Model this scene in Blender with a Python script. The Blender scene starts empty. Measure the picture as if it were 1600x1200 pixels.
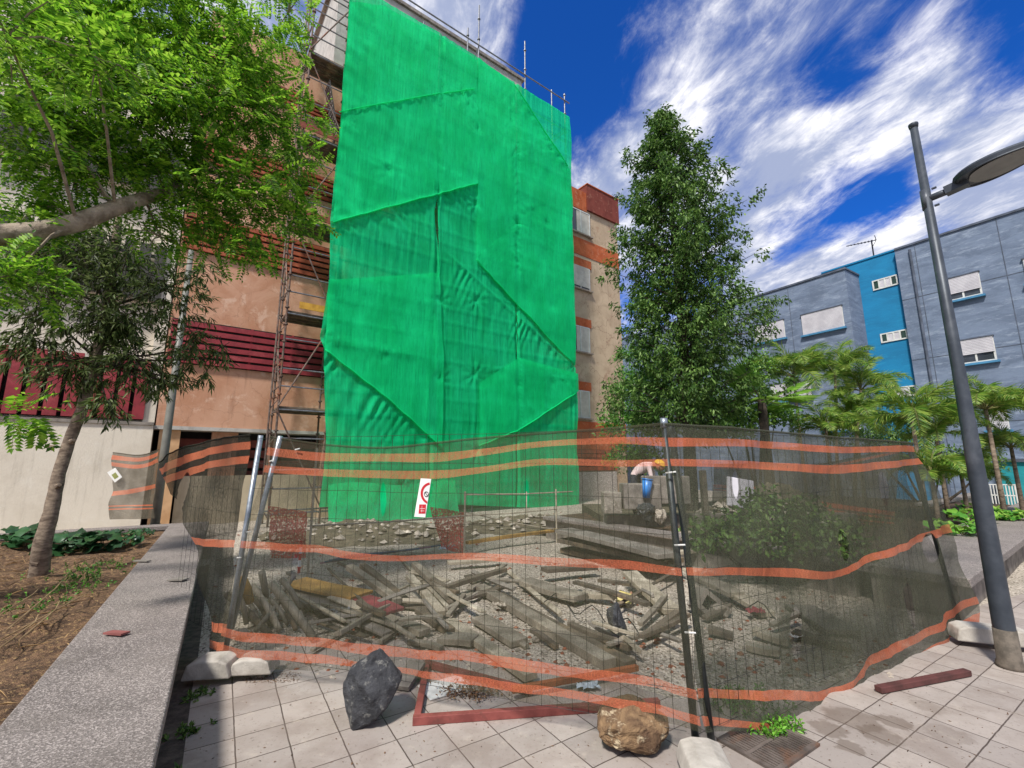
import bpy, bmesh, math, random
import numpy as np
from mathutils import Vector, Matrix, noise as mnoise
R = math.radians
random.seed(7); rng = np.random.default_rng(7)
SC = bpy.context.scene
COL = SC.collection
# ------------------------------------------------------------------ camera
H = 1.65; FPX = 700.0; PITCH = R(10)
cd = bpy.data.cameras.new('camera'); cam = bpy.data.objects.new('camera', cd); COL.objects.link(cam)
cam.location = (0, 0, H); cam.rotation_euler = (R(90) + PITCH, 0, 0)
cd.sensor_width = 36; cd.lens = FPX / 1600 * 36; cd.clip_start = .05; cd.clip_end = 3000
SC.camera = cam
SC.render.resolution_x = 1024; SC.render.resolution_y = 768
SC.render.engine = 'CYCLES'
SC.view_settings.view_transform = 'Standard'; SC.view_settings.look = 'None'
SC.view_settings.exposure = 0.88; SC.view_settings.gamma = 1
SC.cycles.transparent_max_bounces = 32
SC.cycles.max_bounces = 6
# ------------------------------------------------------------------ sun
SUN_EL, SUN_AZ = R(52), R(205)          # azimuth clockwise from +Y
sd = bpy.data.lights.new('sun', 'SUN'); sun = bpy.data.objects.new('sun', sd); COL.objects.link(sun)
sd.energy = 2.9; sd.angle = R(7); sd.color = (1, .955, .88)
sv = Vector((math.sin(SUN_AZ)*math.cos(SUN_EL), math.cos(SUN_AZ)*math.cos(SUN_EL), math.sin(SUN_EL)))
sun.rotation_euler = sv.to_track_quat('Z', 'Y').to_euler(); sun.location = (0, 0, 30)
# ------------------------------------------------------------------ node helpers
class NT:
    def __init__(s, nt): s.nt = nt; s.n = nt.nodes; s.l = nt.links
    def new(s, t, **kw):
        nd = s.n.new(t)
        for k, v in kw.items(): setattr(nd, k, v)
        return nd
    def put(s, sock, v):
        if hasattr(v, 'bl_idname') or hasattr(v, 'links'): s.l.new(v, sock)
        else: sock.default_value = v
    def math(s, op, a, b=None, c=None, clamp=False):
        nd = s.new('ShaderNodeMath', operation=op); nd.use_clamp = clamp
        s.put(nd.inputs[0], a)
        if b is not None: s.put(nd.inputs[1], b)
        if c is not None: s.put(nd.inputs[2], c)
        return nd.outputs[0]
    def vm(s, op, a, b=None):
        nd = s.new('ShaderNodeVectorMath', operation=op); s.put(nd.inputs[0], a)
        if b is not None: s.put(nd.inputs[1], b)
        return nd
    def noise(s, vec, scale, detail=5, rough=.55, dist=0):
        nd = s.new('ShaderNodeTexNoise'); s.put(nd.inputs['Vector'], vec)
        nd.inputs['Scale'].default_value = scale; nd.inputs['Detail'].default_value = detail
        nd.inputs['Roughness'].default_value = rough; nd.inputs['Distortion'].default_value = dist
        return nd.outputs['Fac']
    def ss(s, v, a, b, lo=0., hi=1.):
        nd = s.new('ShaderNodeMapRange', interpolation_type='SMOOTHSTEP'); s.put(nd.inputs[0], v)
        nd.inputs[1].default_value = a; nd.inputs[2].default_value = b
        nd.inputs[3].default_value = lo; nd.inputs[4].default_value = hi
        return nd.outputs[0]
    def mix(s, f, a, b, mode='MIX'):
        nd = s.new('ShaderNodeMix', data_type='RGBA', blend_type=mode); s.put(nd.inputs[0], f)
        for i, v in ((6, a), (7, b)):
            if isinstance(v, (tuple, list)): v = tuple(v)[:3] + (1,)
            s.put(nd.inputs[i], v)
        return nd.outputs[2]
    def mapping(s, vec, loc=(0,0,0), rot=(0,0,0), sc=(1,1,1)):
        nd = s.new('ShaderNodeMapping'); s.put(nd.inputs[0], vec)
        nd.inputs[1].default_value = loc; nd.inputs[2].default_value = rot; nd.inputs[3].default_value = sc
        return nd.outputs[0]
def C(h):
    h = h.lstrip('#'); v = [int(h[i:i+2], 16)/255 for i in (0, 2, 4)]
    return tuple(x/12.92 if x <= .04045 else ((x+.055)/1.055)**2.4 for x in v)
# ------------------------------------------------------------------ pixel rays (photo pixels, 1600x1200)
cp, sp_ = math.cos(PITCH), math.sin(PITCH)
def ray(px, py):
    x = (px-800)/FPX; y = (py-600)/FPX
    return Vector((x, cp + y*sp_, sp_ - y*cp))
def G(px, py, z=0.0):
    d = ray(px, py); k = (z-H)/d.z
    return Vector((d.x*k, d.y*k, z))
def PY(px, py, Y):
    d = ray(px, py); k = Y/d.y
    return Vector((d.x*k, Y, H + d.z*k))
# ------------------------------------------------------------------ world: sky texture and clouds
w = bpy.data.worlds.new('World'); SC.world = w; w.use_nodes = True
n = NT(w.node_tree); n.n.clear()
geo = n.new('ShaderNodeTexCoord').outputs['Generated']
sky = n.new('ShaderNodeTexSky', sky_type='NISHITA'); sky.sun_disc = False
sky.sun_elevation = SUN_EL; sky.sun_rotation = SUN_AZ; sky.air_density = 1.0; sky.dust_density = .3; sky.ozone_density = 3
sep = n.new('ShaderNodeSeparateXYZ'); n.put(sep.inputs[0], geo)
zz = n.math('MAXIMUM', sep.outputs[2], .0)
zd = n.math('ADD', zz, .16)
cx = n.math('DIVIDE', sep.outputs[0], zd); cy = n.math('DIVIDE', sep.outputs[1], zd)
cmb = n.new('ShaderNodeCombineXYZ'); n.put(cmb.inputs[0], cx); n.put(cmb.inputs[1], cy)
# streak frame: across (0.97,0.26), along (0.26,-0.97) on the cloud layer
across = n.math('ADD', n.math('MULTIPLY', cx, .97), n.math('MULTIPLY', cy, .26))
along = n.math('ADD', n.math('MULTIPLY', cx, .26), n.math('MULTIPLY', cy, -.97))
def cl(kx, ky, off):
    q = n.new('ShaderNodeCombineXYZ'); n.put(q.inputs[0], n.math('MULTIPLY', across, kx)); n.put(q.inputs[1], n.math('MULTIPLY', along, ky)); q.inputs[2].default_value = off
    return q.outputs[0]
big = n.noise(cl(2.0, 1.0, 3.1), 1.6, 3, .5, .3)
fine = n.noise(cl(2.7, 1.5, 7.7), 2.8, 12, .64, .35)
wisp = n.noise(cl(4.2, 1.9, 1.3), 3.0, 12, .68, .5)
puff = n.noise(geo, 9, 9, .6, .2)
dens = n.math('ADD', n.math('ADD', n.math('MULTIPLY', big, .35), n.math('MULTIPLY', fine, .55)), n.math('MULTIPLY', wisp, .30))
tonev = n.math('ADD', n.math('ADD', n.math('MULTIPLY', wisp, .45), n.math('MULTIPLY', fine, .4)), n.math('MULTIPLY', puff, .3))
def blob(v, px, py, rad, amp):
    d = ray(px, py).normalized()
    dd = n.vm('DISTANCE', geo, tuple(d)).outputs['Value']
    return n.math('ADD', v, n.math('MULTIPLY', n.ss(dd, rad, rad*.1), amp))
for bb in [(880,70,.24,-.26),(925,190,.12,-.16),(1345,325,.10,-.26),(1235,385,.08,-.22),(1430,275,.08,-.16),(1580,40,.14,-.10),(1310,165,.07,-.12),(1110,185,.06,-.08),(1290,100,.06,-.08),
    (680,60,.24,.24),(1000,300,.22,.16),(1060,140,.12,.08),(1180,290,.2,.14),(1270,210,.10,.16),(1390,200,.12,.14),(1560,170,.2,.08),(1530,290,.14,.18),(1200,440,.13,.24),(1370,400,.09,.26),(1290,400,.08,.14),(1470,75,.08,.14),(960,240,.1,.1),(300,200,.7,.12)]: dens = blob(dens, *bb)
dens = n.math('ADD', dens, n.ss(sep.outputs[1], .25, -.3, 0, .30))  # unseen cloud added behind the camera for neutral fill light
for bb in [(1270,205,.10,.14),(1060,130,.10,.10),(1400,195,.07,.16),(1340,255,.07,.18),(1280,300,.07,.16),(1215,350,.06,.14),(1385,365,.05,.16),(1310,375,.05,.12),(1440,70,.07,.16),(1430,20,.05,.14),(1240,260,.10,-.16),(1150,350,.1,-.08),(1530,300,.12,-.06)]: tonev = blob(tonev, *bb)
mask = n.ss(dens, .46, .80)
tone = n.ss(tonev, .52, .80)
cloud = n.mix(tone, (4.4, 5.1, 7.4), (14.5, 14.2, 14.2))
skyc = n.mix(1.0, sky.outputs[0], (.14, .72, 1.8), 'MULTIPLY')
col = n.mix(mask, skyc, cloud)
bg = n.new('ShaderNodeBackground'); n.put(bg.inputs[0], col); bg.inputs[1].default_value = .05
out = n.new('ShaderNodeOutputWorld'); n.l.new(bg.outputs[0], out.inputs[0])
# ------------------------------------------------------------------ materials
def newmat(name):
    m = bpy.data.materials.new(name); m.use_nodes = True; t = NT(m.node_tree); t.n.clear()
    o = t.new('ShaderNodeOutputMaterial'); p = t.new('ShaderNodeBsdfPrincipled'); t.l.new(p.outputs[0], o.inputs[0])
    return m, t, p, o
def bumpto(t, p, h, strength, dist=.02):
    b = t.new('ShaderNodeBump'); b.inputs['Strength'].default_value = strength; b.inputs['Distance'].default_value = dist
    t.put(b.inputs['Height'], h); t.l.new(b.outputs[0], p.inputs['Normal'])
def M(name, c1, c2=None, scale=4., rough=.85, bump=.25, bscale=None, metal=0., lo=.35, hi=.65, c3=None, s3=1., sc=(1,1,1), dist=.01, spec=.4, t3=(.5,.7)):
    m, t, p, o = newmat(name)
    oc = t.mapping(t.new('ShaderNodeTexCoord').outputs['Object'], sc=sc)
    if isinstance(c1, str): c1 = C(c1)
    if c2 is None: c2 = tuple(x*.75 for x in c1)
    if isinstance(c2, str): c2 = C(c2)
    col = t.mix(t.ss(t.noise(oc, scale, 7, .6), lo, hi), c1, c2)
    if c3 is not None:
        if isinstance(c3, str): c3 = C(c3)
        col = t.mix(t.ss(t.noise(oc, s3, 6, .6, .4), *t3), col, c3)
    t.put(p.inputs['Base Color'], col)
    p.inputs['Roughness'].default_value = rough; p.inputs['Metallic'].default_value = metal
    p.inputs['Specular IOR Level'].default_value = spec
    if bump: bumpto(t, p, t.noise(oc, bscale or scale*6, 5, .6), bump, dist)
    return m
def leafmat(name, cols, trans=.35, rough=.45, spec=.4):
    m, t, p, o = newmat(name)
    g = t.new('ShaderNodeNewGeometry')
    ramp = t.new('ShaderNodeValToRGB'); t.l.new(g.outputs['Random Per Island'], ramp.inputs[0])
    e = ramp.color_ramp.elements
    cs = [C(c) if isinstance(c, str) else c for c in cols]
    e[0].color = cs[0]+(1,); e[1].color = cs[-1]+(1,)
    for i, c in enumerate(cs[1:-1]):
        x = e.new((i+1)/(len(cs)-1)); x.color = c+(1,)
    t.l.new(ramp.outputs[0], p.inputs['Base Color']); p.inputs['Roughness'].default_value = rough
    p.inputs['Specular IOR Level'].default_value = spec
    tr = t.new('ShaderNodeBsdfTranslucent'); t.l.new(ramp.outputs[0], tr.inputs[0])
    mx = t.new('ShaderNodeMixShader'); mx.inputs[0].default_value = trans
    t.l.new(p.outputs[0], mx.inputs[1]); t.l.new(tr.outputs[0], mx.inputs[2]); t.l.new(mx.outputs[0], o.inputs[0])
    return m
# ------------------------------------------------------------------ objects
def tag(o, label=None, cat=None, group=None, kind=None):
    if label: o['label'] = label
    if cat: o['category'] = cat
    if group: o['group'] = group
    if kind: o['kind'] = kind
    return o
def thing(name, label, cat, loc=(0,0,0), rz=0, group=None):
    o = bpy.data.objects.new(name, None); COL.objects.link(o); o.empty_display_size = .2
    o.location = loc; o.rotation_euler = (0, 0, rz)
    return tag(o, label, cat, group)
def copy_tree(o, parent=None):
    c = o.copy(); COL.objects.link(c)
    if parent is not None: c.parent = parent
    for ch in [x for x in bpy.data.objects if x.parent == o]: copy_tree(ch, c)
    return c
class MB:
    def __init__(s): s.v = []; s.f = []; s.mi = []; s.uv = None
    def add(s, vs, fs, mi=0):
        k = len(s.v); s.v += [tuple(x) for x in vs]; s.f += [tuple(i+k for i in f) for f in fs]; s.mi += [mi]*len(fs); return s
    def box(s, c, size, ax=None, mi=0):
        """c centre, size full, ax = (X,Y,Z) axes"""
        X, Y, Z = ax or (Vector((1,0,0)), Vector((0,1,0)), Vector((0,0,1)))
        c = Vector(c); a, b, d = size[0]/2, size[1]/2, size[2]/2
        vs = [c + X*i*a + Y*j*b + Z*k*d for k in (-1,1) for (i,j) in ((-1,-1),(1,-1),(1,1),(-1,1))]
        return s.add(vs, [(3,2,1,0),(4,5,6,7),(0,1,5,4),(1,2,6,5),(2,3,7,6),(3,0,4,7)], mi)
    def beam(s, a, b, w, h, up=(0,0,1), mi=0):
        a = Vector(a); b = Vector(b); X = (b-a); L = X.length; X = X/L
        Y = Vector(up).cross(X); Y = Y.normalized() if Y.length > 1e-4 else Vector((0,1,0))
        return s.box((a+b)/2, (L, w, h), (X, Y, X.cross(Y)), mi)
    def tube(s, pts, r, n=8, mi=0, cap=True):
        pts = [Vector(p) for p in pts]
        rs = r if isinstance(r, (list, tuple)) else [r]*len(pts)
        vs = []; fs = []
        ref = None
        for i, p in enumerate(pts):
            d = (pts[min(i+1, len(pts)-1)] - pts[max(i-1, 0)]).normalized()
            if ref is None:
                ref = Vector((0,0,1)) if abs(d.z) < .9 else Vector((1,0,0))
            X = (ref - d*ref.dot(d)).normalized(); ref = X; Y = d.cross(X)
            for k in range(n):
                a = 2*math.pi*k/n; vs.append(p + (X*math.cos(a) + Y*math.sin(a))*rs[i])
        for i in range(len(pts)-1):
            for k in range(n):
                fs.append((i*n+k, i*n+(k+1)%n, (i+1)*n+(k+1)%n, (i+1)*n+k))
        if cap:
            fs.append(tuple(range(n-1, -1, -1))); fs.append(tuple((len(pts)-1)*n+k for k in range(n)))
        return s.add(vs, fs, mi)
    def poly(s, pts, th=0, nrm=None, mi=0):
        """flat polygon, optionally extruded by th along nrm"""
        n_ = len(pts)
        if not th: return s.add(pts, [tuple(range(n_))], mi)
        nr = Vector(nrm)*th; a = [Vector(p) for p in pts]; b = [p+nr for p in a]
        fs = [tuple(range(n_-1, -1, -1)), tuple(range(n_, 2*n_))] + [(i, (i+1)%n_, (i+1)%n_+n_, i+n_) for i in range(n_)]
        return s.add(a+b, fs, mi)
    def build(s, name, mats, parent=None, origin=None, smooth=False, world=True):
        me = bpy.data.meshes.new(name)
        off = Vector((0,0,0))
        if world:
            if parent is not None:
                q = parent
                while q is not None: off += Vector(q.location); q = q.parent
            elif origin is not None: off = Vector(origin)
            elif s.v:
                a = np.array(s.v); off = Vector(((a[:,0].min()+a[:,0].max())/2, (a[:,1].min()+a[:,1].max())/2, a[:,2].min()))
        me.from_pydata([(x-off.x, y-off.y, z-off.z) for x, y, z in s.v], [], s.f)
        if not isinstance(mats, (list, tuple)): mats = [mats]
        for m in mats: me.materials.append(m)
        if any(s.mi): me.polygons.foreach_set('material_index', s.mi)
        if smooth: me.polygons.foreach_set('use_smooth', [True]*len(me.polygons))
        if s.uv is not None:
            ul = me.uv_layers.new(name='UVMap'); li = np.zeros(len(me.loops), dtype=np.int32); me.loops.foreach_get('vertex_index', li)
            ul.data.foreach_set('uv', np.array(s.uv)[li].astype(np.float32).ravel())
        me.update()
        o = bpy.data.objects.new(name, me); COL.objects.link(o)
        if parent is not None: o.parent = parent
        elif world: o.location = off
        return o
def fixn(o):
    bm = bmesh.new(); bm.from_mesh(o.data); bmesh.ops.recalc_face_normals(bm, faces=bm.faces); bm.to_mesh(o.data); bm.free(); return o
def bevel(o, w=.005, seg=2, ang=40):
    m = o.modifiers.new('bevel', 'BEVEL'); m.width = w; m.segments = seg; m.limit_method = 'ANGLE'; m.angle_limit = R(ang); return o
# leaves: numpy based; each leaf one folded diamond of 2 triangles sharing the midrib
def leafmesh(name, P, D, N_, L, W, mat, parent, fold=.25):
    """P base points, D unit directions, N_ approx normals, L lengths, W widths"""
    P = np.asarray(P); D = np.asarray(D); N_ = np.asarray(N_)
    D = D/np.linalg.norm(D, axis=1, keepdims=True)
    S = np.cross(D, N_); S /= (np.linalg.norm(S, axis=1, keepdims=True)+1e-9); Nn = np.cross(S, D)
    L = np.asarray(L).reshape(-1,1); W = np.asarray(W).reshape(-1,1)
    a = P; b = P + D*L*.45 + S*W*.5 + Nn*W*fold; c = P + D*L - Nn*L*.08; d = P + D*L*.45 - S*W*.5 + Nn*W*fold
    V = np.stack([a, b, c, d], 1).reshape(-1, 3)
    k = np.arange(len(P))*4
    F = np.stack([np.stack([k, k+1, k+2], 1), np.stack([k, k+2, k+3], 1)], 1).reshape(-1, 3)
    me = bpy.data.meshes.new(name)
    off = np.zeros(3); q = parent
    while q is not None: off += np.array(q.location); q = q.parent
    V = V - off
    me.vertices.add(len(V)); me.vertices.foreach_set('co', V.astype(np.float32).ravel())
    me.loops.add(F.size); me.loops.foreach_set('vertex_index', F.astype(np.int32).ravel())
    me.polygons.add(len(F)); me.polygons.foreach_set('loop_start', (np.arange(len(F))*3).astype(np.int32)); me.polygons.foreach_set('loop_total', np.full(len(F), 3, dtype=np.int32))
    me.materials.append(mat); me.update(calc_edges=True); me.validate()
    o = bpy.data.objects.new(name, me); COL.objects.link(o); o.parent = parent
    return o
def rdir(k):
    v = rng.normal(size=(k, 3)); return v/np.linalg.norm(v, axis=1, keepdims=True)
def rockmesh(c, size, seed, npts=14, sub=3, rgh=.06, rot=None, hull=None):
    rr = random.Random(seed); bm = bmesh.new()
    for p in hull or []: bm.verts.new(p)
    for i in range(0 if hull else npts):
        v = Vector((rr.gauss(0,1), rr.gauss(0,1), rr.gauss(0,1))).normalized()*rr.uniform(.85, 1)
        bm.verts.new(v)
    r_ = bmesh.ops.convex_hull(bm, input=bm.verts)
    bmesh.ops.delete(bm, geom=list({g for g in r_['geom_interior']+r_['geom_unused'] if isinstance(g, bmesh.types.BMVert)}), context='VERTS')
    bmesh.ops.bevel(bm, geom=list(bm.edges), offset=(.012 if hull else .05), segments=1, affect='EDGES')
    bmesh.ops.triangulate(bm, faces=bm.faces)
    bmesh.ops.subdivide_edges(bm, edges=bm.edges, cuts=sub, use_grid_fill=True)
    for v in bm.verts:
        nz = mnoise.fractal(v.co*2.3+Vector((seed*3.1,0,0)), 1., 2., 5)
        nz2 = mnoise.cell(v.co*3.1+Vector((seed,1,2)))
        v.co += v.co.normalized()*(nz*rgh*2 + (nz2-.5)*rgh*.6) if not hull else Vector((nz,mnoise.noise(v.co*14),mnoise.noise(v.co*17+Vector((3,3,3)))))*rgh*1.6
    M3 = rot or Matrix.Rotation(rr.uniform(0,6), 3, 'Z')
    mb = MB(); cc = Vector(c)
    bm.verts.index_update()
    mb.add([cc + M3 @ Vector((v.co.x*size[0]/2, v.co.y*size[1]/2, v.co.z*size[2]/2)) for v in bm.verts], [tuple(v.index for v in f.verts) for f in bm.faces])
    bm.free(); return mb
# ================================================================== SETTING
AZV = R(-32.5); V2 = Vector((math.sin(AZV), math.cos(AZV), 0)); U2 = Vector((math.cos(AZV), -math.sin(AZV), 0))
# --- gravel ground to the horizon
def ground_mat():
    m, t, p, o = newmat('site_gravel')
    oc = t.new('ShaderNodeTexCoord').outputs['Object']
    vo = t.new('ShaderNodeTexVoronoi'); t.put(vo.inputs['Vector'], oc); vo.inputs['Scale'].default_value = 55
    vo2 = t.new('ShaderNodeTexVoronoi'); t.put(vo2.inputs['Vector'], oc); vo2.inputs['Scale'].default_value = 19
    a = t.mix(t.ss(t.noise(oc, 1.3, 6), .35, .65), C('#aba092'), C('#8f8678'))
    r_ = t.new('ShaderNodeSeparateColor'); t.l.new(vo.outputs['Color'], r_.inputs[0])
    a = t.mix(t.ss(r_.outputs[0], .1, .9), a, t.mix(.55, a, C('#dcd2c4')))
    a = t.mix(t.ss(r_.outputs[1], .75, .95), a, C('#5d5348'))
    t.put(p.inputs['Base Color'], a); p.inputs['Roughness'].default_value = .95
    hgt = t.math('ADD', t.math('MULTIPLY', vo.outputs['Distance'], -1.), t.math('MULTIPLY', vo2.outputs['Distance'], -1.3))
    bumpto(t, p, hgt, .7, .02)
    return m
bm_ = MB(); N_ = 90; xs = np.concatenate([np.linspace(-400,-14,6), np.linspace(-12,22,86), np.linspace(26,500,6)]); ys = np.concatenate([np.linspace(-60,-1,4), np.linspace(0,26,90), np.linspace(30,900,7)])
def gz(x, y):
    if y < 5.4 or y > 26 or x < -8 or x > 12: return 0.
    f = min(1, (y-5.4)/2.)
    return f*(.05*mnoise.noise(Vector((x*.6, y*.6, 0))) + .03*mnoise.noise(Vector((x*2, y*2, 3))))
vs = [(x, y, gz(x, y)) for y in ys for x in xs]; nx = len(xs)
bm_.add(vs, [(j*nx+i, j*nx+i+1, (j+1)*nx+i+1, (j+1)*nx+i) for j in range(len(ys)-1) for i in range(nx-1)])
tag(bm_.build('ground', ground_mat(), origin=(0,0,0)), kind='structure')
# --- paving
def paving_mat():
    m, t, p, o = newmat('paving_tiles')
    oc = t.new('ShaderNodeTexCoord').outputs['Object']
    uvw = t.mapping(oc, loc=(.055, .09, 0), rot=(0, 0, AZV))
    wob = t.new('ShaderNodeTexNoise'); t.put(wob.inputs['Vector'], oc); wob.inputs['Scale'].default_value = 9
    wv = t.vm('SCALE', t.vm('SUBTRACT', wob.outputs['Color'], (.5,.5,.5)).outputs[0]); wv.inputs['Scale'].default_value = .008
    uvw = t.vm('ADD', uvw, wv.outputs[0]).outputs[0]
    br = t.new('ShaderNodeTexBrick'); br.offset = 0; br.squash = 1; t.put(br.inputs['Vector'], uvw)
    br.inputs['Scale'].default_value = 1; br.inputs['Brick Width'].default_value = .275; br.inputs['Row Height'].default_value = .275
    br.inputs['Mortar Size'].default_value = .0042; br.inputs['Mortar Smooth'].default_value = .25; br.inputs['Bias'].default_value = 0
    br.inputs['Color1'].default_value = C('#aaa098')+(1,); br.inputs['Color2'].default_value = C('#978e88')+(1,); br.inputs['Mortar'].default_value = C('#4c423c')+(1,)
    c = t.mix(t.ss(t.noise(oc, 2.3, 8, .65), .4, .68), br.outputs[0], t.mix(.5, br.outputs[0], C('#786a60')))
    c = t.mix(t.ss(t.noise(oc, 7, 8, .7), .55, .75, 0, .5), c, C('#bdb2a4'))
    c = t.mix(t.ss(t.noise(oc, 45, 5, .7), .56, .72, 0, .7), c, C('#6a5f57'))
    # damp patches with a shape of their own
    for (px, py, rad) in ((1335, 1125, .17), (1295, 1140, .11), (1375, 1150, .12), (1450, 1105, .10), (1395, 1128, .1), (1480, 1148, .13), (1330,1168,.08)):
        g = G(px, py); dd = t.vm('DISTANCE', oc, tuple(g)).outputs['Value']
        dd = t.math('ADD', dd, t.math('MULTIPLY', t.math('SUBTRACT', t.noise(oc, 12, 4), .5), .16))
        c = t.mix(t.ss(dd, rad*1.05, rad*.75, 0, .55 if px < 1420 else .28), c, C('#5e5044'))
    t.put(p.inputs['Base Color'], c)
    rr = t.math('ADD', .55, t.math('MULTIPLY', t.noise(oc, 4, 5), .3)); t.put(p.inputs['Roughness'], rr)
    h = t.math('ADD', t.math('MULTIPLY', br.outputs['Fac'], -1.), t.math('MULTIPLY', t.noise(oc, 70, 5), .12))
    bumpto(t, p, h, .55, .006)
    return m
e0 = -.03
pav = [V2*-4 + U2*e0, V2*4.75+U2*e0, G(420, 1004), G(650, 1000), G(760, 1010), G(900, 1046), G(1050, 1092), G(1190, 1098), G(1320, 1062), G(1440, 1000), G(1520, 950), G(1700, 900), Vector((16, 4, 0)), Vector((12, -6, 0))]
o = MB().poly([(p.x, p.y, .004) for p in pav]).build('paving', paving_mat(), origin=(0,0,0)); tag(o, kind='structure')
# --- asphalt strip beside the bench wall
o = MB().poly([((V2*s+U2*e).x, (V2*s+U2*e).y, .003) for s, e in ((-4,-.5),(-4,e0+.01),(11.5,e0+.01),(11.5,-.5))][::-1]).build('asphalt_strip', M('asphalt', '#5b524b', '#3c3733', 14, bump=.6, bscale=90, c3='#756a5e', s3=5), origin=(0,0,0)); tag(o, kind='structure')
for f in o.data.polygons: pass
# --- concrete bench walls
def terrazzo():
    m, t, p, o = newmat('washed_aggregate')
    oc = t.new('ShaderNodeTexCoord').outputs['Object']
    vo = t.new('ShaderNodeTexVoronoi'); t.put(vo.inputs['Vector'], t.mapping(oc, sc=(1, 1, 1))); vo.inputs['Scale'].default_value = 150
    s_ = t.new('ShaderNodeSeparateColor'); t.l.new(vo.outputs['Color'], s_.inputs[0])
    a = t.mix(t.ss(t.noise(oc, 2.2, 6), .35, .65), C('#7b736e'), C('#68615d'))
    a = t.mix(t.ss(s_.outputs[0], .45, .9, 0, .7), a, C('#b3a9a3')); a = t.mix(t.ss(s_.outputs[1], .6, .85, 0, .55), a, C('#4c4644'))
    a = t.mix(t.ss(t.noise(oc, 1.1, 7, .6, .5), .52, .7, 0, .6), a, C('#5c554f'))
    t.put(p.inputs['Base Color'], a); p.inputs['Roughness'].default_value = .8
    bumpto(t, p, vo.outputs['Distance'], .35, .006)
    return m
TZ = terrazzo()
CONC = M('rough_concrete', '#8f877e', '#6d665f', 5, bump=.5, bscale=60, c3='#4c4641', s3=1.6)
def slabwall(name, label, a, b, inner, z=.45, ov=.05, th=.09):
    """a,b end points of the edge line; inner = vector across the width"""
    r = thing(name, label, 'low wall', ((a+b)/2).to_tuple())
    X = (b-a).normalized(); wd = inner.length; Yv = inner.normalized(); L = (b-a).length
    c = (a+b)/2 + inner/2
    s = MB().box((c.x, c.y, z-th/2), (L, wd, th), (X, Yv, Vector((0,0,1)))).build('coping_slab', TZ, r); bevel(s, .012, 3)
    MB().box((c.x, c.y, (z-th)/2-.05), (L-.1, wd-2*ov, z-th+.1-.002), (X, Yv, Vector((0,0,1)))).build('wall_core', CONC, r)
    return r
ES = -.12
wa = V2*-1.2 + U2*ES; wb = V2*11.4 + U2*ES
slabwall('bench_wall', 'long speckled grey concrete bench wall beside the tiled path on the left', wa, wb, U2*-.64)
wc = V2*11.45 + U2*(ES); slabwall('planter_wall', 'low grey wall closing the far end of the left planting bed', wc, wc - U2*6.5, V2*.35, z=.43)
# right hand walls
ra = Vector((4.82, 5.0, 0)); Ur = Vector((.804, .595, 0)); Nr = Vector((-.595, .804, 0))
slabwall('bench_wall', 'dark grey concrete bench wall behind the street lamp on the right', ra, ra+Ur*14, Nr*1.0, z=.45, ov=.12, th=.1)
slabwall('planter_wall', 'short end wall of the right planting bed behind the fence netting', ra+Nr*7+Ur*.06, ra+Nr*1.02+Ur*.06, Ur*.4, z=.44)
rb = PY(1455, 793, 13.2); rb.z = 0
slabwall('planter_wall', 'thin pale garden wall in front of the right palms', rb, rb+Ur*12, Nr*.35, z=.5)
# beds
def soil_sheet(name, quad, z, amp, seed, n1=60, n2=60, mat=None):
    mb = MB(); q = [Vector(p) for p in quad]; vs = []
    for j in range(n2+1):
        for i in range(n1+1):
            a = q[0].lerp(q[1], i/n1); b = q[3].lerp(q[2], i/n1); p = a.lerp(b, j/n2)
            edge = min(i, n1-i, j, n2-j)/5.; edge = min(1, edge)
            vs.append((p.x, p.y, z + edge*amp*mnoise.fractal(Vector((p.x*2.5+seed, p.y*2.5, 0)), 1, 2, 4)))
    mb.add(vs, [(j*(n1+1)+i, j*(n1+1)+i+1, (j+1)*(n1+1)+i+1, (j+1)*(n1+1)+i) for j in range(n2) for i in range(n1)])
    o = mb.build(name, mat, origin=(0,0,0)); tag(o, kind='structure'); return o
SOIL = M('mulch_soil', '#80634a', '#4d3a2b', 16, bump=1., bscale=70, c3='#a88a60', s3=38, dist=.03, t3=(.54,.66))
q0 = V2*-1.2+U2*(ES-.55); q1 = V2*11.42+U2*(ES-.55)
soil_sheet('soil_bed', [q1, q1-U2*9, q0-U2*9, q0], .33, .09, 1, 90, 110, SOIL)
s0 = ra+Nr*.85; soil_sheet('soil_bed', [s0, s0+Ur*14, s0+Ur*14+Nr*6.5, s0+Nr*6.5], .38, .05, 5, 40, 30, M('dark_soil', '#5c4a3a', '#3a2f26', 5, bump=.8, bscale=40))
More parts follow.
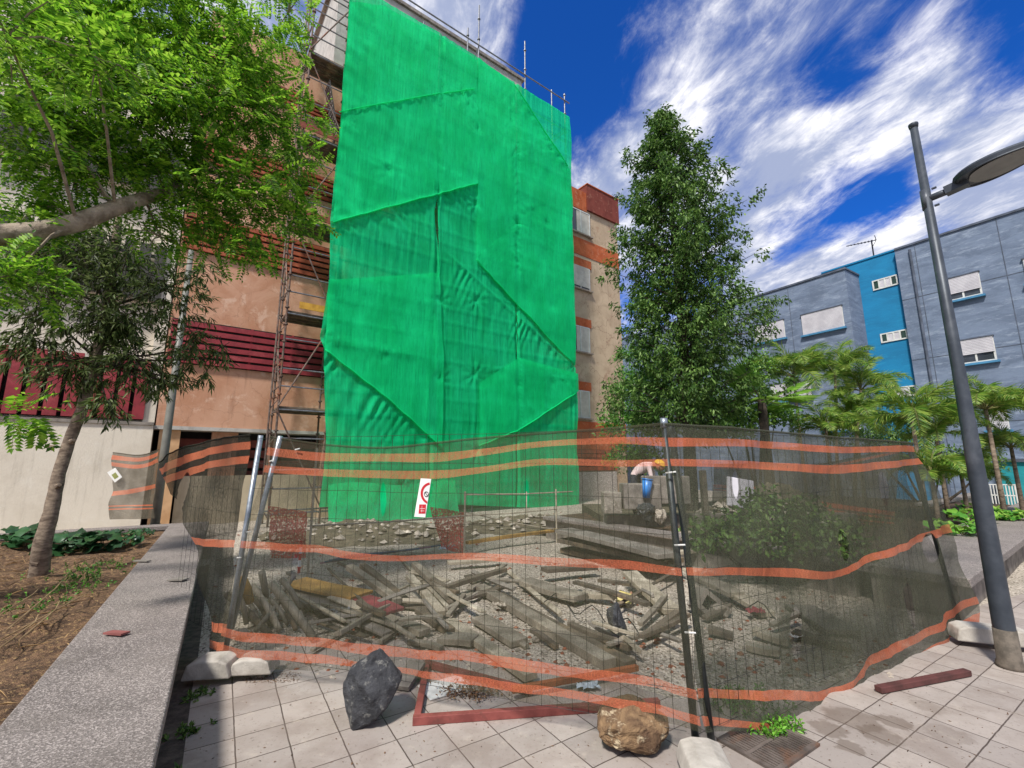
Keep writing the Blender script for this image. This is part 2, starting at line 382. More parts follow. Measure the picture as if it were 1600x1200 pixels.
# ================================================================== ORANGE APARTMENT BUILDING
U = Vector((.804, .595, 0)); U.normalize(); N = Vector((-U.y, U.x, 0)); L0 = Vector((-5.34, 12.9, 0)); Zv = Vector((0,0,1)); AX = (U, N, Zv)
def F(t, d, z): return L0 + U*t + N*d + Zv*z
def FT(px, py, d=0.):
    """pixel -> (t,z) on the plane at offset d"""
    r_ = ray(px, py); o_ = Vector((0,0,H)); k = (L0 + N*d - o_).dot(N)/r_.dot(N); p = o_ + r_*k
    return (p-L0).dot(U), p.z
D1 = 1.35
def plaster(name, a, b, c, s=1.2, dirt='#7a5a48', cr=.4):
    m, t, p, o = newmat(name)
    oc = t.new('ShaderNodeTexCoord').outputs['Object']
    col = t.mix(t.ss(t.noise(oc, s, 8, .65, .6), .38, .64), C(a), C(b))
    col = t.mix(t.ss(t.noise(t.mapping(oc, loc=(9,3,1)), s*2.2, 9, .7, .3), .54, .66, 0, .8), col, C(c))
    streak = t.noise(t.mapping(oc, sc=(5, 5, .35)), 1.4, 6, .6)
    col = t.mix(t.ss(streak, .54, .75, 0, .45), col, C(dirt))
    vo = t.new('ShaderNodeTexVoronoi', feature='DISTANCE_TO_EDGE'); wv = t.new('ShaderNodeTexNoise'); t.put(wv.inputs['Vector'], oc); wv.inputs['Scale'].default_value = 1.6; wv.inputs['Detail'].default_value = 6
    t.put(vo.inputs['Vector'], t.vm('ADD', oc, wv.outputs['Color']).outputs[0]); vo.inputs['Scale'].default_value = .9
    col = t.mix(t.ss(vo.outputs['Distance'], .012, .0, 0, cr), col, C(dirt))
    t.put(p.inputs['Base Color'], col); p.inputs['Roughness'].default_value = .92; p.inputs['Specular IOR Level'].default_value = .2
    bumpto(t, p, t.noise(oc, 22, 7, .65), .3, .02)
    return m
ORW = plaster('peach_plaster', '#c59a80', '#b5866a', '#d2b09a', 1., '#8d6650')
BEI = plaster('weathered_beige_plaster', '#bfaa8f', '#ab967d', '#a1846c', .9, '#7e6654', .8)
ORG = plaster('faded_orange_paint', '#b86540', '#a5512f', '#bf8164', 2., '#8b5a44', .5)
MAR = plaster('maroon_paint', '#7c4036', '#6b352d', '#9a6a58', 2., '#4d2422')
GRP = plaster('grey_render', '#b6b3ac', '#a19e98', '#c3c0b8', 1.5, '#76736e')
REDSL = M('red_slat_paint', '#8f2f36', '#7a262e', 4, rough=.6, bump=.1, c3='#a4484a', s3=2)
ORSL = M('brown_slat_paint', '#a9583a', '#8d4429', 4, rough=.7, bump=.15, c3='#6b3423', s3=2)
DARK = M('recess_shade', '#2b2623', '#1d1a18', 3, rough=.9, bump=.1)  # near-black colour standing for the shade inside openings and gaps
WHT = M('white_window_paint', '#d6d6d2', '#c3c3bf', 6, rough=.5, bump=.05)
SILL = M('stone_sill', '#a29486', '#86796d', 8, bump=.3)
GLS = M('window_glass', (.05,.06,.07), (.03,.035,.04), 2, rough=.08, bump=0, spec=.8)
BLIND = M('roller_blind', '#c8c2b4', '#b4ad9f', 3, rough=.6, bump=.1)
CRM0 = plaster('pale_porch_render', '#b9ab93', '#a79a84', '#c6b9a3', .8, '#877a69', .1)
root = thing('apartment_building', 'old orange and beige apartment block standing behind the green sheeted scaffold', 'building', F(2, D1, 0).to_tuple())
tL = -3.9
tR = FT(968, 450, D1)[0]
TB, zB = FT(892, 292, D1); zRoof = zB
# main wall
def fbox(mb, t0, t1, d0, d1, z0, z1, mi=0): return mb.box(F((t0+t1)/2, (d0+d1)/2, (z0+z1)/2), (t1-t0, d1-d0, z1-z0), AX, mi)
tO = .3    # colour change hidden behind the netting
fbox(MB(), tL, tO, D1, D1+9, 2.62, zRoof).build('wall', ORW, root)
fbox(MB(), tO, tR, D1, D1+9, -.3, zRoof).build('wall', BEI, root)
fbox(MB(), tL, tO, D1+.75, D1+9, -.3, 2.618).build('ground_floor_wall', DARK, root)  # porch shade put into the wall's dark colour
tT, zT = FT(815, 127, 1.9)
fbox(MB(), -.2, tT, 1.9, 7, zRoof+.002, zT).build('stair_tower', GRP, root)
fbox(MB(), -.35, tT+.12, 1.8, 7.1, zT+.002, zT+.16).build('tower_coping', CONC, root)
# right part: parapet panels, bands, lintels
ta, za = FT(917, 288, D1-.12)
zp0 = FT(940, 350, D1)[1]
p0 = FT(917, 330, D1)[1]
fbox(MB(), ta, tR+.05, D1-.13, D1+2, p0, za).build('parapet_panel', MAR, root)
fbox(MB(), TB-.9, ta-.01, D1-.05, D1-.003, FT(905,327,D1)[1], zB+.02).build('parapet_band', ORG, root)
b1, b0 = FT(905,372,D1)[1], FT(905,398,D1)[1]
fbox(MB(), TB-.9, tR-.004, D1-.03, D1-.003, b0, b1).build('painted_band', ORG, root)
g1 = FT(905,658,D1)[1]; g0 = FT(905,702,D1)[1]
fbox(MB(), TB-.9, tR-.004, D1-.03, D1-.003, g0, g1).build('painted_band', ORG, root)
PEB = M('pebble_dash', '#b5aca3', '#887f78', 30, bump=.9, bscale=60, c3='#d8d1c8', s3=22)
fbox(MB(), TB-.3, FT(962,770,D1)[0], D1-.12, D1-.003, -.2, FT(930,737,D1)[1]).build('plinth', PEB, root)
mb = MB(); zz1 = FT(930,702,D1)[1]; zz0 = FT(930,735,D1)[1]
fbox(MB(), TB-.3, FT(962,720,D1)[0], D1-.03, D1-.003, zz0, zz1).build('shade_panel', DARK, root)  # thin dark panel painted as the shade behind the slats
for i in range(5):
    z = zz0 + (zz1-zz0)*(i+.5)/5; fbox(mb, TB-.3, FT(962,720,D1)[0], D1-.09, D1-.035, z-.1, z+.07)
mb.build('slat_screen', ORSL, root)
mb = MB(); 
for z in (za+.001,): fbox(mb, ta-.03, tR+.09, D1-.17, D1+2.05, z, z+.05)
mb.build('parapet_cap', ORG, root)
def window(parent, t0, t1, z0, z1, d, style, ax=F, mats=(WHT, GLS, BLIND, SILL), lintel=None):
    fr = MB(); w = .05
    fb = lambda a, b, c, e, zz0, zz1, m: m.box(ax((a+b)/2, (c+e)/2, (zz0+zz1)/2), (b-a, e-c, zz1-zz0), ax.__dict__.get('AX', AX))
    fb(t0, t1, d-.05, d-.004, z0, z0+w, fr); fb(t0, t1, d-.05, d-.004, z1-w, z1, fr)
    k = 2 if style != 'four' else 4
    for i in range(k+1):
        x = t0 + (t1-t0)*i/k; x = min(max(x, t0+w/2), t1-w/2)
        fb(x-w/2, x+w/2, d-.053, d-.003, z0+w+.001, z1-w-.001, fr)
    wn = fr.build('window', mats[0], parent)
    g = MB(); fb(t0+.01, t1-.01, d-.02, d-.002, z0+.01, z1-.01, g); g.build('pane', mats[1], wn)
    if style in ('blind', 'half', 'curtain', 'slid'):
        zb = {'blind': z0+.12, 'half': z0+(z1-z0)*.35, 'curtain': z0+w, 'slid': z0+w}[style]
        b = MB(); 
        if style in ('blind', 'half'):
            zc = z1
            while zc-.055 > zb: fb(t0+w, t1-w, d-.062, d-.056, zc-.052, zc, b); zc -= .056
        else:
            fb(t0+w+(.25*(t1-t0) if style == 'slid' else 0), t1-w, d-.035, d-.025, z0+w, z1-w, b)
        b.build('blind' if style in ('blind','half') else 'curtain', mats[2], wn)
    s = MB(); fb(t0-.1, t1+.12, d-.16, d-.004, z0-.07, z0-.002, s); s.build('sill', mats[3], wn)
    return wn
for i, (y0, y1, st) in enumerate(((330, 366, 'slid'), (417, 452, 'blind'), (510, 550, 'slid'), (610, 653, 'slid'))):
    tw1, zt = FT(920, y0, D1); tw0 = FT(897, y0, D1)[0]; zb = FT(908, y1, D1)[1]; zt = FT(908, y0, D1)[1]
    wn = window(root, tw0-.25, tw1, zb, zt, D1-.002, st)
    if i: fbox(MB(), tw0-.25, tw1+.12, D1-.06, D1-.004, zt+.005, zt+.42).build('lintel_panel', ORG, root)
# left part: slat bands per storey
def slatband(ya, yb, mat, x=400, d=D1, n_=6, t0=None, t1=tO):
    z1 = FT(x, ya, d)[1]; z0 = FT(x, yb, d)[1]
    if t0 is None: t0 = tL+.05
    bk = fbox(MB(), t0, t1, d-.03, d-.003, z0, z1).build('slat_band', DARK, root)  # dark backing colour carries the shade between the slats
    mb = MB(); h = (z1-z0)/n_
    for i in range(n_): fbox(mb, t0, t1, d-.10, d-.04, z0+h*i+.02, z0+h*(i+1)-.05)
    tt = t0+.8
    while tt < t1: fbox(MB(), tt-.03, tt+.03, d-.04, d-.031, z0, z1).build('slat_batten', mat, bk); tt += 1.1
    mb.build('slats', mat, bk)
slatband(516, 580, REDSL); slatband(358, 414, ORSL); slatband(240, 280, ORSL, n_=5); slatband(118, 150, ORSL, n_=5)
fbox(MB(), tL+.6, tO, D1+.25, D1+.45, 0, 1.3).build('porch_wall', CRM0, root)
mb = MB()
for i in range(5): fbox(mb, tL+.3, tO, D1+.6, D1+.64, .9+i*.3, 1.12+i*.3)
mb.build('ground_floor_slats', M('dull_red_slats', '#7a3f38', '#5c2f2a', 4), root)
fbox(MB(), tL-.02, tO, D1-.05, D1+.745, 2.52, 2.616).build('floor_edge', GRP, root)
fbox(MB(), tL+.1, tL+.55, D1+.05, D1+.5, 0, 2.515).build('pillar', M('tan_render', '#c9a27a', '#b58d66', 3), root)
fbox(MB(), FT(330,700,D1)[0], FT(372,700,D1)[0], D1+.3, D1+.6, 0, 2.515).build('pillar', ORW, root)
# ================================================================== CREAM BUILDING (left)
CRM = plaster('cream_plaster', '#d9d0c0', '#cdc3b2', '#ddd6c8', .8, '#a39a8b', .1)
rc = thing('cream_building', 'cream building with maroon vertical louvres behind the left trees', 'building', F(-9, D1, 0).to_tuple())
t0c = -14.
fbox(MB(), t0c, tL-.03, D1-.12, D1+8, 0, 2.6).build('ground_floor_wall', CRM, rc)
fbox(MB(), FT(228,620,D1)[0], tL-.03, D1-.02, D1+8, 2.602, 13.5).build('pier', CRM, rc)
fbox(MB(), t0c, FT(228,620,D1)[0]-.003, D1+.25, D1+8, 2.602, 13.5).build('wall', CRM, rc)
fbox(MB(), t0c, tL-.03, D1-.16, D1+.24, 2.604, 2.68).build('ledge', CONC, rc)
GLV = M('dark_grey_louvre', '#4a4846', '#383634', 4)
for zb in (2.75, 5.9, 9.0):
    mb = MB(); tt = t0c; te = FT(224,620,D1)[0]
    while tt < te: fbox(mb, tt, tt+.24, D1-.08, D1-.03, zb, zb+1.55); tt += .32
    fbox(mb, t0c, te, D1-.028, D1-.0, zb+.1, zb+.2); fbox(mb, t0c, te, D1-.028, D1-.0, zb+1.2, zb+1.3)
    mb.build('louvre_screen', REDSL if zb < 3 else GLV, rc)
    fbox(MB(), t0c, te, D1+.1, D1+.245, zb, zb+1.5).build('screen_backing', DARK if zb < 3 else CRM, rc)  # lowest backing coloured as the shade behind the louvres
# ================================================================== BLUE BUILDING (right)
Ub = Vector((-.53, .848, 0)).normalized(); Nb = Vector((Ub.y, -Ub.x, 0)); B0 = Vector((19.5, 18.5, 0))
AXB = (Ub, Nb, Zv)
def FB(t, d, z): return B0 + Ub*t + Nb*d + Zv*z
FB.AX = AXB
def BT(px, py, d=0.):
    r_ = ray(px, py); o_ = Vector((0,0,H)); k = (B0 + Nb*d - o_).dot(Nb)/r_.dot(Nb); p = o_ + r_*k
    return (p-B0).dot(Ub), p.z
def bbox(mb, t0, t1, d0, d1, z0, z1, mi=0):
    if t1 < t0: t0, t1 = t1, t0
    return mb.box(FB((t0+t1)/2, (d0+d1)/2, (z0+z1)/2), (t1-t0, d1-d0, z1-z0), AXB, mi)
def bandy(name, a, b, c, sc_=1.2):
    m, t, p, o = newmat(name); oc = t.new('ShaderNodeTexCoord').outputs['Object']
    col = t.mix(t.ss(t.noise(t.mapping(oc, sc=(.6,.6,1.6)), sc_, 9, .7, .5), .36, .66), C(a), C(b))
    col = t.mix(t.ss(t.noise(t.mapping(oc, loc=(4,2,7), sc=(.5,.5,2.2)), 2.5, 9, .75), .5, .7, 0, .7), col, C(c))
    t.put(p.inputs['Base Color'], col); p.inputs['Roughness'].default_value = .85
    bumpto(t, p, t.noise(oc, 14, 6), .25, .02); return m
SLT = bandy('slate_blue_render', '#707e94', '#5a677c', '#9aa6b8')
TEAL = bandy('bright_blue_render', '#0d79a8', '#0a6c98', '#1a86b2', .8)
TURQ = bandy('turquoise_render', '#1b8a92', '#157a84', '#2a9aa0')
ROOFE = M('grey_roof_edge', '#5a6272', '#454c58', 3)
SHT = M('white_roller_shutter', '#c9c6cb', '#b9b6bc', 2, rough=.55, bump=.05)
rt = thing('blue_building', 'slate blue building with a bright blue stair tower and white roller shutters', 'building', FB(3, 0, 0).to_tuple())
tA = BT(1402, 420)[0]; tBl = BT(1331, 430)[0]; zR = BT(1500, 359)[1]; 
DF = -1.3
tC = BT(1322, 440, DF)[0]; zL = BT(1322, 420, DF)[1]
bbox(MB(), -26, tA, 0, 12, -.2, zR).build('right_wing', SLT, rt)
bbox(MB(), tA+.01, tBl+1.5, .25, 12, -.2, BT(1366, 402, .25)[1]).build('stair_tower', TEAL, rt)
bbox(MB(), tC, tC+19, DF, 12, -.2, zL).build('left_wing', SLT, rt)
for a, b, d, z in ((-26.1, tA, -.06, zR), (tC-.05, tC+19, DF-.06, zL)):
    bbox(MB(), a, b, d, 12.1, z+.002, z+.09).build('roof_edge', ROOFE, rt)
bbox(MB(), tA+.01, tBl+1.45, .2, 12.1, BT(1366, 402, .25)[1]+.002, BT(1366, 402, .25)[1]+.08).build('roof_edge', TEAL, rt)
def shut(x0, x1, y0, y1, frac, d=0., cx_=None):
    xm = (x0+x1)/2; ta_ = BT(x0, (y0+y1)/2, d)[0]; tb_ = BT(x1, (y0+y1)/2, d)[0]; z1 = BT(xm, y0, d)[1]; z0 = BT(xm, y1, d)[1]
    ta_, tb_ = min(ta_,tb_), max(ta_,tb_)
    fr = MB(); w = .06
    for zz_ in (z0+w/2, z1-w/2): bbox(fr, ta_, tb_, d-.05, d-.004, zz_-w/2, zz_+w/2)
    for xx in (ta_+w/2, (ta_+tb_)/2, tb_-w/2): bbox(fr, xx-w/2, xx+w/2, d-.052, d-.003, z0+w+.001, z1-w-.001)
    wn = fr.build('window', WHT, rt)
    bbox(MB(), ta_+.01, tb_-.01, d-.02, d-.002, z0+.01, z1-.01).build('pane', GLS, wn)
    if frac > 0:
        b = MB(); zc = z1; zb = z1-(z1-z0)*frac
        while zc-.06 > zb-.02: bbox(b, ta_+.02, tb_-.02, d-.085, d-.06, zc-.063, zc-.006); zc -= .065
        b.build('roller_shutter', SHT, wn)
        bbox(MB(), ta_-.03, tb_+.03, d-.11, d-.003, z1+.002, z1+.05).build('lintel', ROOFE, wn)
    bbox(MB(), ta_-.08, tb_+.08, d-.16, d-.003, z0-.09, z0-.002).build('sill', M('blue_sill', '#4a86ad', '#3f7599', 3) if 'blue_sill' not in bpy.data.materials else bpy.data.materials['blue_sill'], wn)
shut(1253, 1319, 485, 518, 1, DF); shut(1180, 1227, 505, 533, 1, DF); shut(1475, 1534, 431, 467, .7); shut(1494, 1556, 529, 567, .66); shut(1600, 1660, 398, 438, 1)
shut(1286, 1345, 652, 672, .5, DF); shut(1540, 1576, 640, 672, 1); shut(1205, 1268, 598, 625, 1, DF); shut(1680, 1750, 500, 545, 1)
for (x0, x1, y0, y1) in ((1362, 1403, 435, 449), (1375, 1418, 519, 532), (1389, 1432, 605, 619)):
    d = .25; ta_ = BT(x1, y0, d)[0]; tb_ = BT(x0, y0, d)[0]; z1 = BT((x0+x1)/2, y0-1, d)[1]; z0 = BT((x0+x1)/2, y1+1, d)[1]
    fr = MB()
    for zz_ in (z0+.03, z1-.03): bbox(fr, ta_, tb_, d-.05, d-.004, zz_-.03, zz_+.03)
    for i in range(5):
        xx = ta_+.03+(tb_-ta_-.06)*i/4; bbox(fr, xx-.03, xx+.03, d-.052, d-.003, z0+.061, z1-.061)
    wn = fr.build('window', WHT, rt); bbox(MB(), ta_+.01, tb_-.01, d-.02, d-.002, z0+.01, z1-.01).build('pane', GLS, wn)
    a_ = ta_+(tb_-ta_)*.27; bbox(MB(), a_, a_+(tb_-ta_)*.48, d-.03, d-.021, z0+.06, z1-.06).build('frosted_panel', SHT, wn)
PIPE0 = M('white_downpipe', '#b9bdc4', '#a2a6ad', 4, rough=.5)
for px_ in (1236, 1448, 1588):
    dd = DF if px_ < 1322 else 0.; tt_ = BT(px_, 500, dd)[0]; zt0 = zL if dd else zR
    bbox(MB(), tt_-.012, tt_+.012, dd-.012, dd-.002, 0, zt0-.01).build('control_joint', ROOFE, rt)
for zj in (3.3, 6.3, 9.2): bbox(MB(), -26, tA-.01, -.009, -.002, zj, zj+.03).build('control_joint', ROOFE, rt)
tt_ = BT(1440, 500)[0]; MB().tube([FB(tt_, -.07, 0), FB(tt_, -.07, zR-.2)], .05, 8).build('downpipe', ROOFE, rt)
# turquoise ground floor piece and white rails
zt_ = BT(1580, 722, -1.5)[1]
bbox(MB(), -14, BT(1560,730,-1.5)[0], -1.5, -.003, -.1, zt_).build('ground_floor_extension', TURQ, rt)
bbox(MB(), -14, BT(1560,730,-1.5)[0]+.1, -1.6, -.003, zt_+.002, zt_+.12).build('extension_roof', ROOFE, rt)
g_ = PY(1543, 790, 15.5); h_ = PY(1592, 792, 15.0)
rl = thing('white_railing', 'white barred railing in front of the turquoise wall by the lamp', 'railing', g_.to_tuple())
mb = MB(); ht = PY(1543, 757, 15.5).z - g_.z
for i in range(11):
    a = g_.lerp(h_, i/10); mb.tube([a, a+Zv*ht], .018, 5)
for k in (0, .5, 1): mb.tube([g_+Zv*ht*k, h_+Zv*ht*k], .02, 5)
mb.build('bars', WHT, rl)
for a in (g_, h_): MB().tube([Vector((a.x, a.y, 0)), a+Zv*(ht+.03)], .03, 8).build('post', WHT, rl)
# antenna
ba = PY(1366, 405, 22.5)
an = thing('rooftop_antenna', 'dark television antenna on the roof of the blue tower', 'antenna', ba.to_tuple())
AM = M('dark_metal', '#3a3a3e', '#2a2a2e', 6, rough=.5, bump=.05, metal=.6)
MB().tube([ba-Zv*.6, ba+Zv*1.1], .035, 6).build('mast', AM, an)
MB().poly([ba+Ub*-.5-Zv*.25+Nb*-.3, ba+Ub*.5-Zv*.25+Nb*-.3, ba+Zv*.15]).poly([ba+Ub*.5-Zv*.25+Nb*.3, ba+Ub*-.5-Zv*.25+Nb*.3, ba+Zv*.15]).build('base', CONC, an)
mb = MB(); tp = ba+Zv*1.05; dr = (Ub*.75 + Zv*.02 - Nb*.3).normalized(); mb.tube([tp-dr*.2, tp+dr*1.1], .022, 5)
for i in range(8):
    c_ = tp+dr*(-.1+i*.15); s_ = (Nb*.9+Zv*.45).normalized()*(.4-.02*i); mb.tube([c_-s_, c_+s_], .014, 4)
for s_ in (1, -1): mb.tube([tp-dr*.2, tp-dr*.1+Zv*.35*s_+Nb*.2*s_], .018, 4)
mb.build('aerial', AM, an)
# ================================================================== SCAFFOLD
GALV = M('galvanised_steel', '#8b8d90', '#6f7174', 9, rough=.45, bump=.12, metal=.7, c3='#8a5f46', s3=3, t3=(.6,.75))
RUST = M('rusty_scaffold_steel', '#7d6f66', '#5c4c43', 8, rough=.7, bump=.2, metal=.4, c3='#84563f', s3=2.5, t3=(.5,.7))
WOODP = M('plywood_deck', '#6e6355', '#4f463c', 5, bump=.2, c3='#8c7a60', s3=2)
YEL = M('yellow_toe_board', '#c79a3c', '#a97f2e', 6, bump=.15)
scf = thing('scaffold', 'grey steel tube scaffold tower carrying the green netting on the building front', 'scaffold', F(-1.5, 0, 0).to_tuple())
ZL = [.42, 3.2, 5.95, 8.85, 11.7, 14.6, 17.2]
TS = [-1.28, 0, 2.5, 4.95, 7.4, 9.8]
ztl = 21.5
for i, t_ in enumerate(TS):
    for d in (.04, .95):
        top = {0: 20.3, 1: 20.6}.get(i, 18.2)
        if d < .1 and i == 5: top = FT(887, 150, d)[1]
        if d < .1 and i == 3: top = FT(748, 8, d)[1]
        if d < .1 and i == 4: top = FT(835, 75, d)[1]
        if d > .5 and i == 5: top = FT(861, 140, d)[1]
        if d > .5 and i == 3: top = FT(733, 45, d)[1]
        p = MB().tube([F(t_, d, -.05), F(t_, d, top)], .03, 8)
        z = 1.0
        while z < top-.1: p.tube([F(t_, d, z), F(t_, d, z+.035)], .062, 8); z += .5 if i < 2 else 1.
        p.build('standard', RUST if i < 2 else GALV, scf, smooth=False)
        MB().box(F(t_, d, -.02), (.16, .16, .03), AX).build('base_plate', GALV, scf)
def tb(name, a, b, r=.024, m=GALV): return MB().tube([a, b], r, 7).build(name, m, scf)
for z in ZL:
    tb('ledger', F(TS[0], .04, z-.1), F(TS[-1], .04, z-.1)); tb('ledger', F(TS[0], .95, z-.1), F(TS[-1], .95, z-.1))
    for t_ in TS: tb('transom', F(t_, .04, z-.13), F(t_, .95, z-.13))
    if z < 17:
        for k in (.55, 1.05):
            tb('guard_rail', F(TS[0], .04, z+k), F(TS[-1], .04, z+k), .022)
            for t_ in TS[:2]: tb('guard_rail', F(t_, .04, z+k), F(t_, .95, z+k), .022)
        tb('ledger', F(TS[0], .04, z+1.9), F(TS[-1], .04, z+1.9), .02)
    if .5 < z < 17:
        for a, b in zip(TS[:-1], TS[1:]):
            mb = MB()
            for k in range(3):
                mb.box(F((a+b)/2, .2+k*.3, z-.035), (b-a-.06, .285, .05), AX)
                if a < 1:
                    mb.box(F((a+b)/2, .085+k*.3, z-.09), (b-a-.06, .03, .06), AX); mb.box(F((a+b)/2, .315+k*.3, z-.09), (b-a-.06, .03, .06), AX)
            mb.build('deck', WOODP, scf)
YB = MB().box(F(-.55, -.0, 6.14), (.85, .025, .2), AX); YB.build('toe_board', YEL, scf)
MB().box(F(-.8, -.01, 8.98), (1.3, .025, .2), AX).build('toe_board', M('red_brown_toe_board', '#8a4a38', '#6e3a2c', 5), scf)
MB().box(F(-.75, -.01, 11.84), (1.35, .025, .2), AX).build('toe_board', bpy.data.materials['red_brown_toe_board'], scf)
for i, z in enumerate(ZL[:-1]):
    a, b = (TS[0], TS[1]) if i % 2 else (TS[1], TS[0])
    tb('diagonal_brace', F(a, 0, z), F(b, 0, z+2.6), .022, RUST)
    tb('diagonal_brace', F(TS[0], .04, z), F(TS[0], .95, z+1.8), .022, RUST)
    tb('diagonal_brace', F(TS[4], .0, z), F(TS[5], .0, z+2.6), .022); tb('diagonal_brace', F(TS[5], .02, z), F(TS[4], .02, z+2.6), .022)
# truss ladder on the outer left
for i in range(36):
    z = .5+i*.52; tb('lattice_rung', F(TS[0]-.2, .04, z), F(TS[0], .04, z+(.3 if i%2 else -.3)), .014, RUST)
tb('standard', F(TS[0]-.2, .04, 0), F(TS[0]-.2, .04, 19.2), .026, RUST)
# top rail
r1 = FT(630, -6); r2 = FT(887, 160)
tb('top_rail', F(r1[0]-6, 0, r2[1]), F(r2[0]+.1, 0, r2[1]), .03)
for px in (748, 835): pass
tb('diagonal_brace', F(TS[3], 0, r2[1]), F(TS[3]-.1, .95, r2[1]-1.1), .022)
for z in (17.9, 18.8, 19.7):
    for d in (.04, .95): tb('guard_rail', F(TS[0], d, z), F(TS[1], d, z), .024)
    for t_ in TS[:2]: tb('transom', F(t_, .04, z+.15), F(t_, .95, z+.15), .024)
tb('diagonal_brace', F(TS[0], .04, 19.9), F(TS[1], .04, 18.9)); tb('diagonal_brace', F(TS[0], .04, 17.5), F(TS[1], .95, 18.7))
# perforated trapdoor standing open
tz0 = FT(512, 212, .5); 
mb = MB(); mb.box(F(-.42, .5, tz0[1]+.9), (.03, .55, 1.9), ((U*.97+Zv*.2).normalized(), N, (Zv*.97-U*.2).normalized()))
o = mb.build('trapdoor', M('perforated_metal', '#4c4845', '#38342f', 5, rough=.6), scf)
m2 = MB()
for j in range(12):
    for k in range(5):
        X_ = (U*.97+Zv*.2).normalized(); Zx = (Zv*.97-U*.2).normalized(); c = F(-.42,.5,tz0[1]+.9)+Zx*(-.85+j*.155)+N*(-.22+k*.11)
        m2.box(c - X_*.017, (.006, .035, .035), (X_, N, Zx))
m2.build('perforation', GRP, o)
# ================================================================== GREEN NETTING
def greenmat():
    m, t, p, o = newmat('green_debris_net')
    oc = t.new('ShaderNodeTexCoord').outputs['UV']
    c = t.mix(t.ss(t.noise(t.mapping(oc, sc=(1, .6, 1)), .9, 6, .6), .35, .65), C('#18ec9c'), C('#0bdc88')); c = t.mix(t.ss(t.noise(t.mapping(oc, sc=(9, .7, 1)), 2, 7, .7), .45, .7, 0, .55), c, C('#06b874'))
    fold = t.noise(t.mapping(oc, sc=(14, .5, 1)), 1.2, 4, .6)
    t.put(p.inputs['Base Color'], c); p.inputs['Roughness'].default_value = .8; p.inputs['Specular IOR Level'].default_value = .15
    weave = t.noise(t.mapping(oc, sc=(60, 8, 1)), 2, 4, .7)
    bumpto(t, p, t.math('ADD', fold, t.math('MULTIPLY', weave, .35)), .45, .05)
    tl = t.new('ShaderNodeBsdfTranslucent'); t.put(tl.inputs[0], c)
    tr = t.new('ShaderNodeBsdfTransparent'); tr.inputs[0].default_value = (.35, .95, .65, 1)
    m1 = t.new('ShaderNodeMixShader'); m1.inputs[0].default_value = .38; t.l.new(p.outputs[0], m1.inputs[1]); t.l.new(tl.outputs[0], m1.inputs[2])
    m2 = t.new('ShaderNodeMixShader'); t.l.new(m1.outputs[0], m2.inputs[1]); t.l.new(tr.outputs[0], m2.inputs[2])
    t.put(m2.inputs[0], t.math('ADD', .13, t.math('MULTIPLY', t.noise(t.mapping(oc, sc=(40, 6, 1)), 2, 3), .22)))
    t.l.new(m2.outputs[0], o.inputs[0]); return m
GREEN = greenmat()
TOPC = [FT(545, -14), FT(592, 0), FT(630, 22), FT(670, 47), FT(744, 89), FT(788, 121), FT(840, 155), FT(886, 184)]
def topz(t_):
    return np.interp(t_, [a[0] for a in TOPC], [a[1] for a in TOPC])
TIES = [FT(x, y) for x, y in ((603,268),(745,205),(742,320),(595,560),(742,470),(850,350),(857,235),(740,585),(860,480),(745,705),(860,600),(625,760),(720,150),(512,340),(500,530),(535,190),(806,350),(895,570),(684,470),(684,590),(684,300),(805,240),(806,600))]
LEFTC = sorted([(FT(x, y)[1], FT(x, y)[0]) for x, y in ((545,-14),(541,60),(534,130),(531,190),(521,280),(515,345),(513,440),(499,525),(505,545),(506,620),(508,690),(503,740),(497,795))])
def crease(a, b, t_, z, wd, amp):
    ax_, az = a; bx, bz = b; L = math.hypot(bx-ax_, bz-az); ux, uz = (bx-ax_)/L, (bz-az)/L
    s_ = (t_-ax_)*ux + (z-az)*uz; q = -(t_-ax_)*uz + (z-az)*ux
    if s_ < -.3 or s_ > L+.3: return 0
    f = min(1, (s_+.3)/.6, (L+.3-s_)/.6)
    return amp*f*math.exp(-(q/wd)**2)
SEAM = (FT(683, 300)[0], FT(806, 400)[0])
CRS = [(FT(a,b), FT(c,d), wd*.55, am*.5) for a,b,c,d,wd,am in (
    (505,545,690,700,.10,.07),(700,400,895,575,.10,.08),(795,130,888,272,.1,.07),(518,350,745,290,.1,.06),(528,178,745,142,.09,.05),(750,350,850,318,.08,.05),(900,608,806,672,.09,.06),
    (505,530,640,555,.2,.05),(560,20,620,90,.12,.05),(603,268,560,250,.08,.05),(595,560,560,548,.07,.06),(740,585,790,575,.06,.05))]
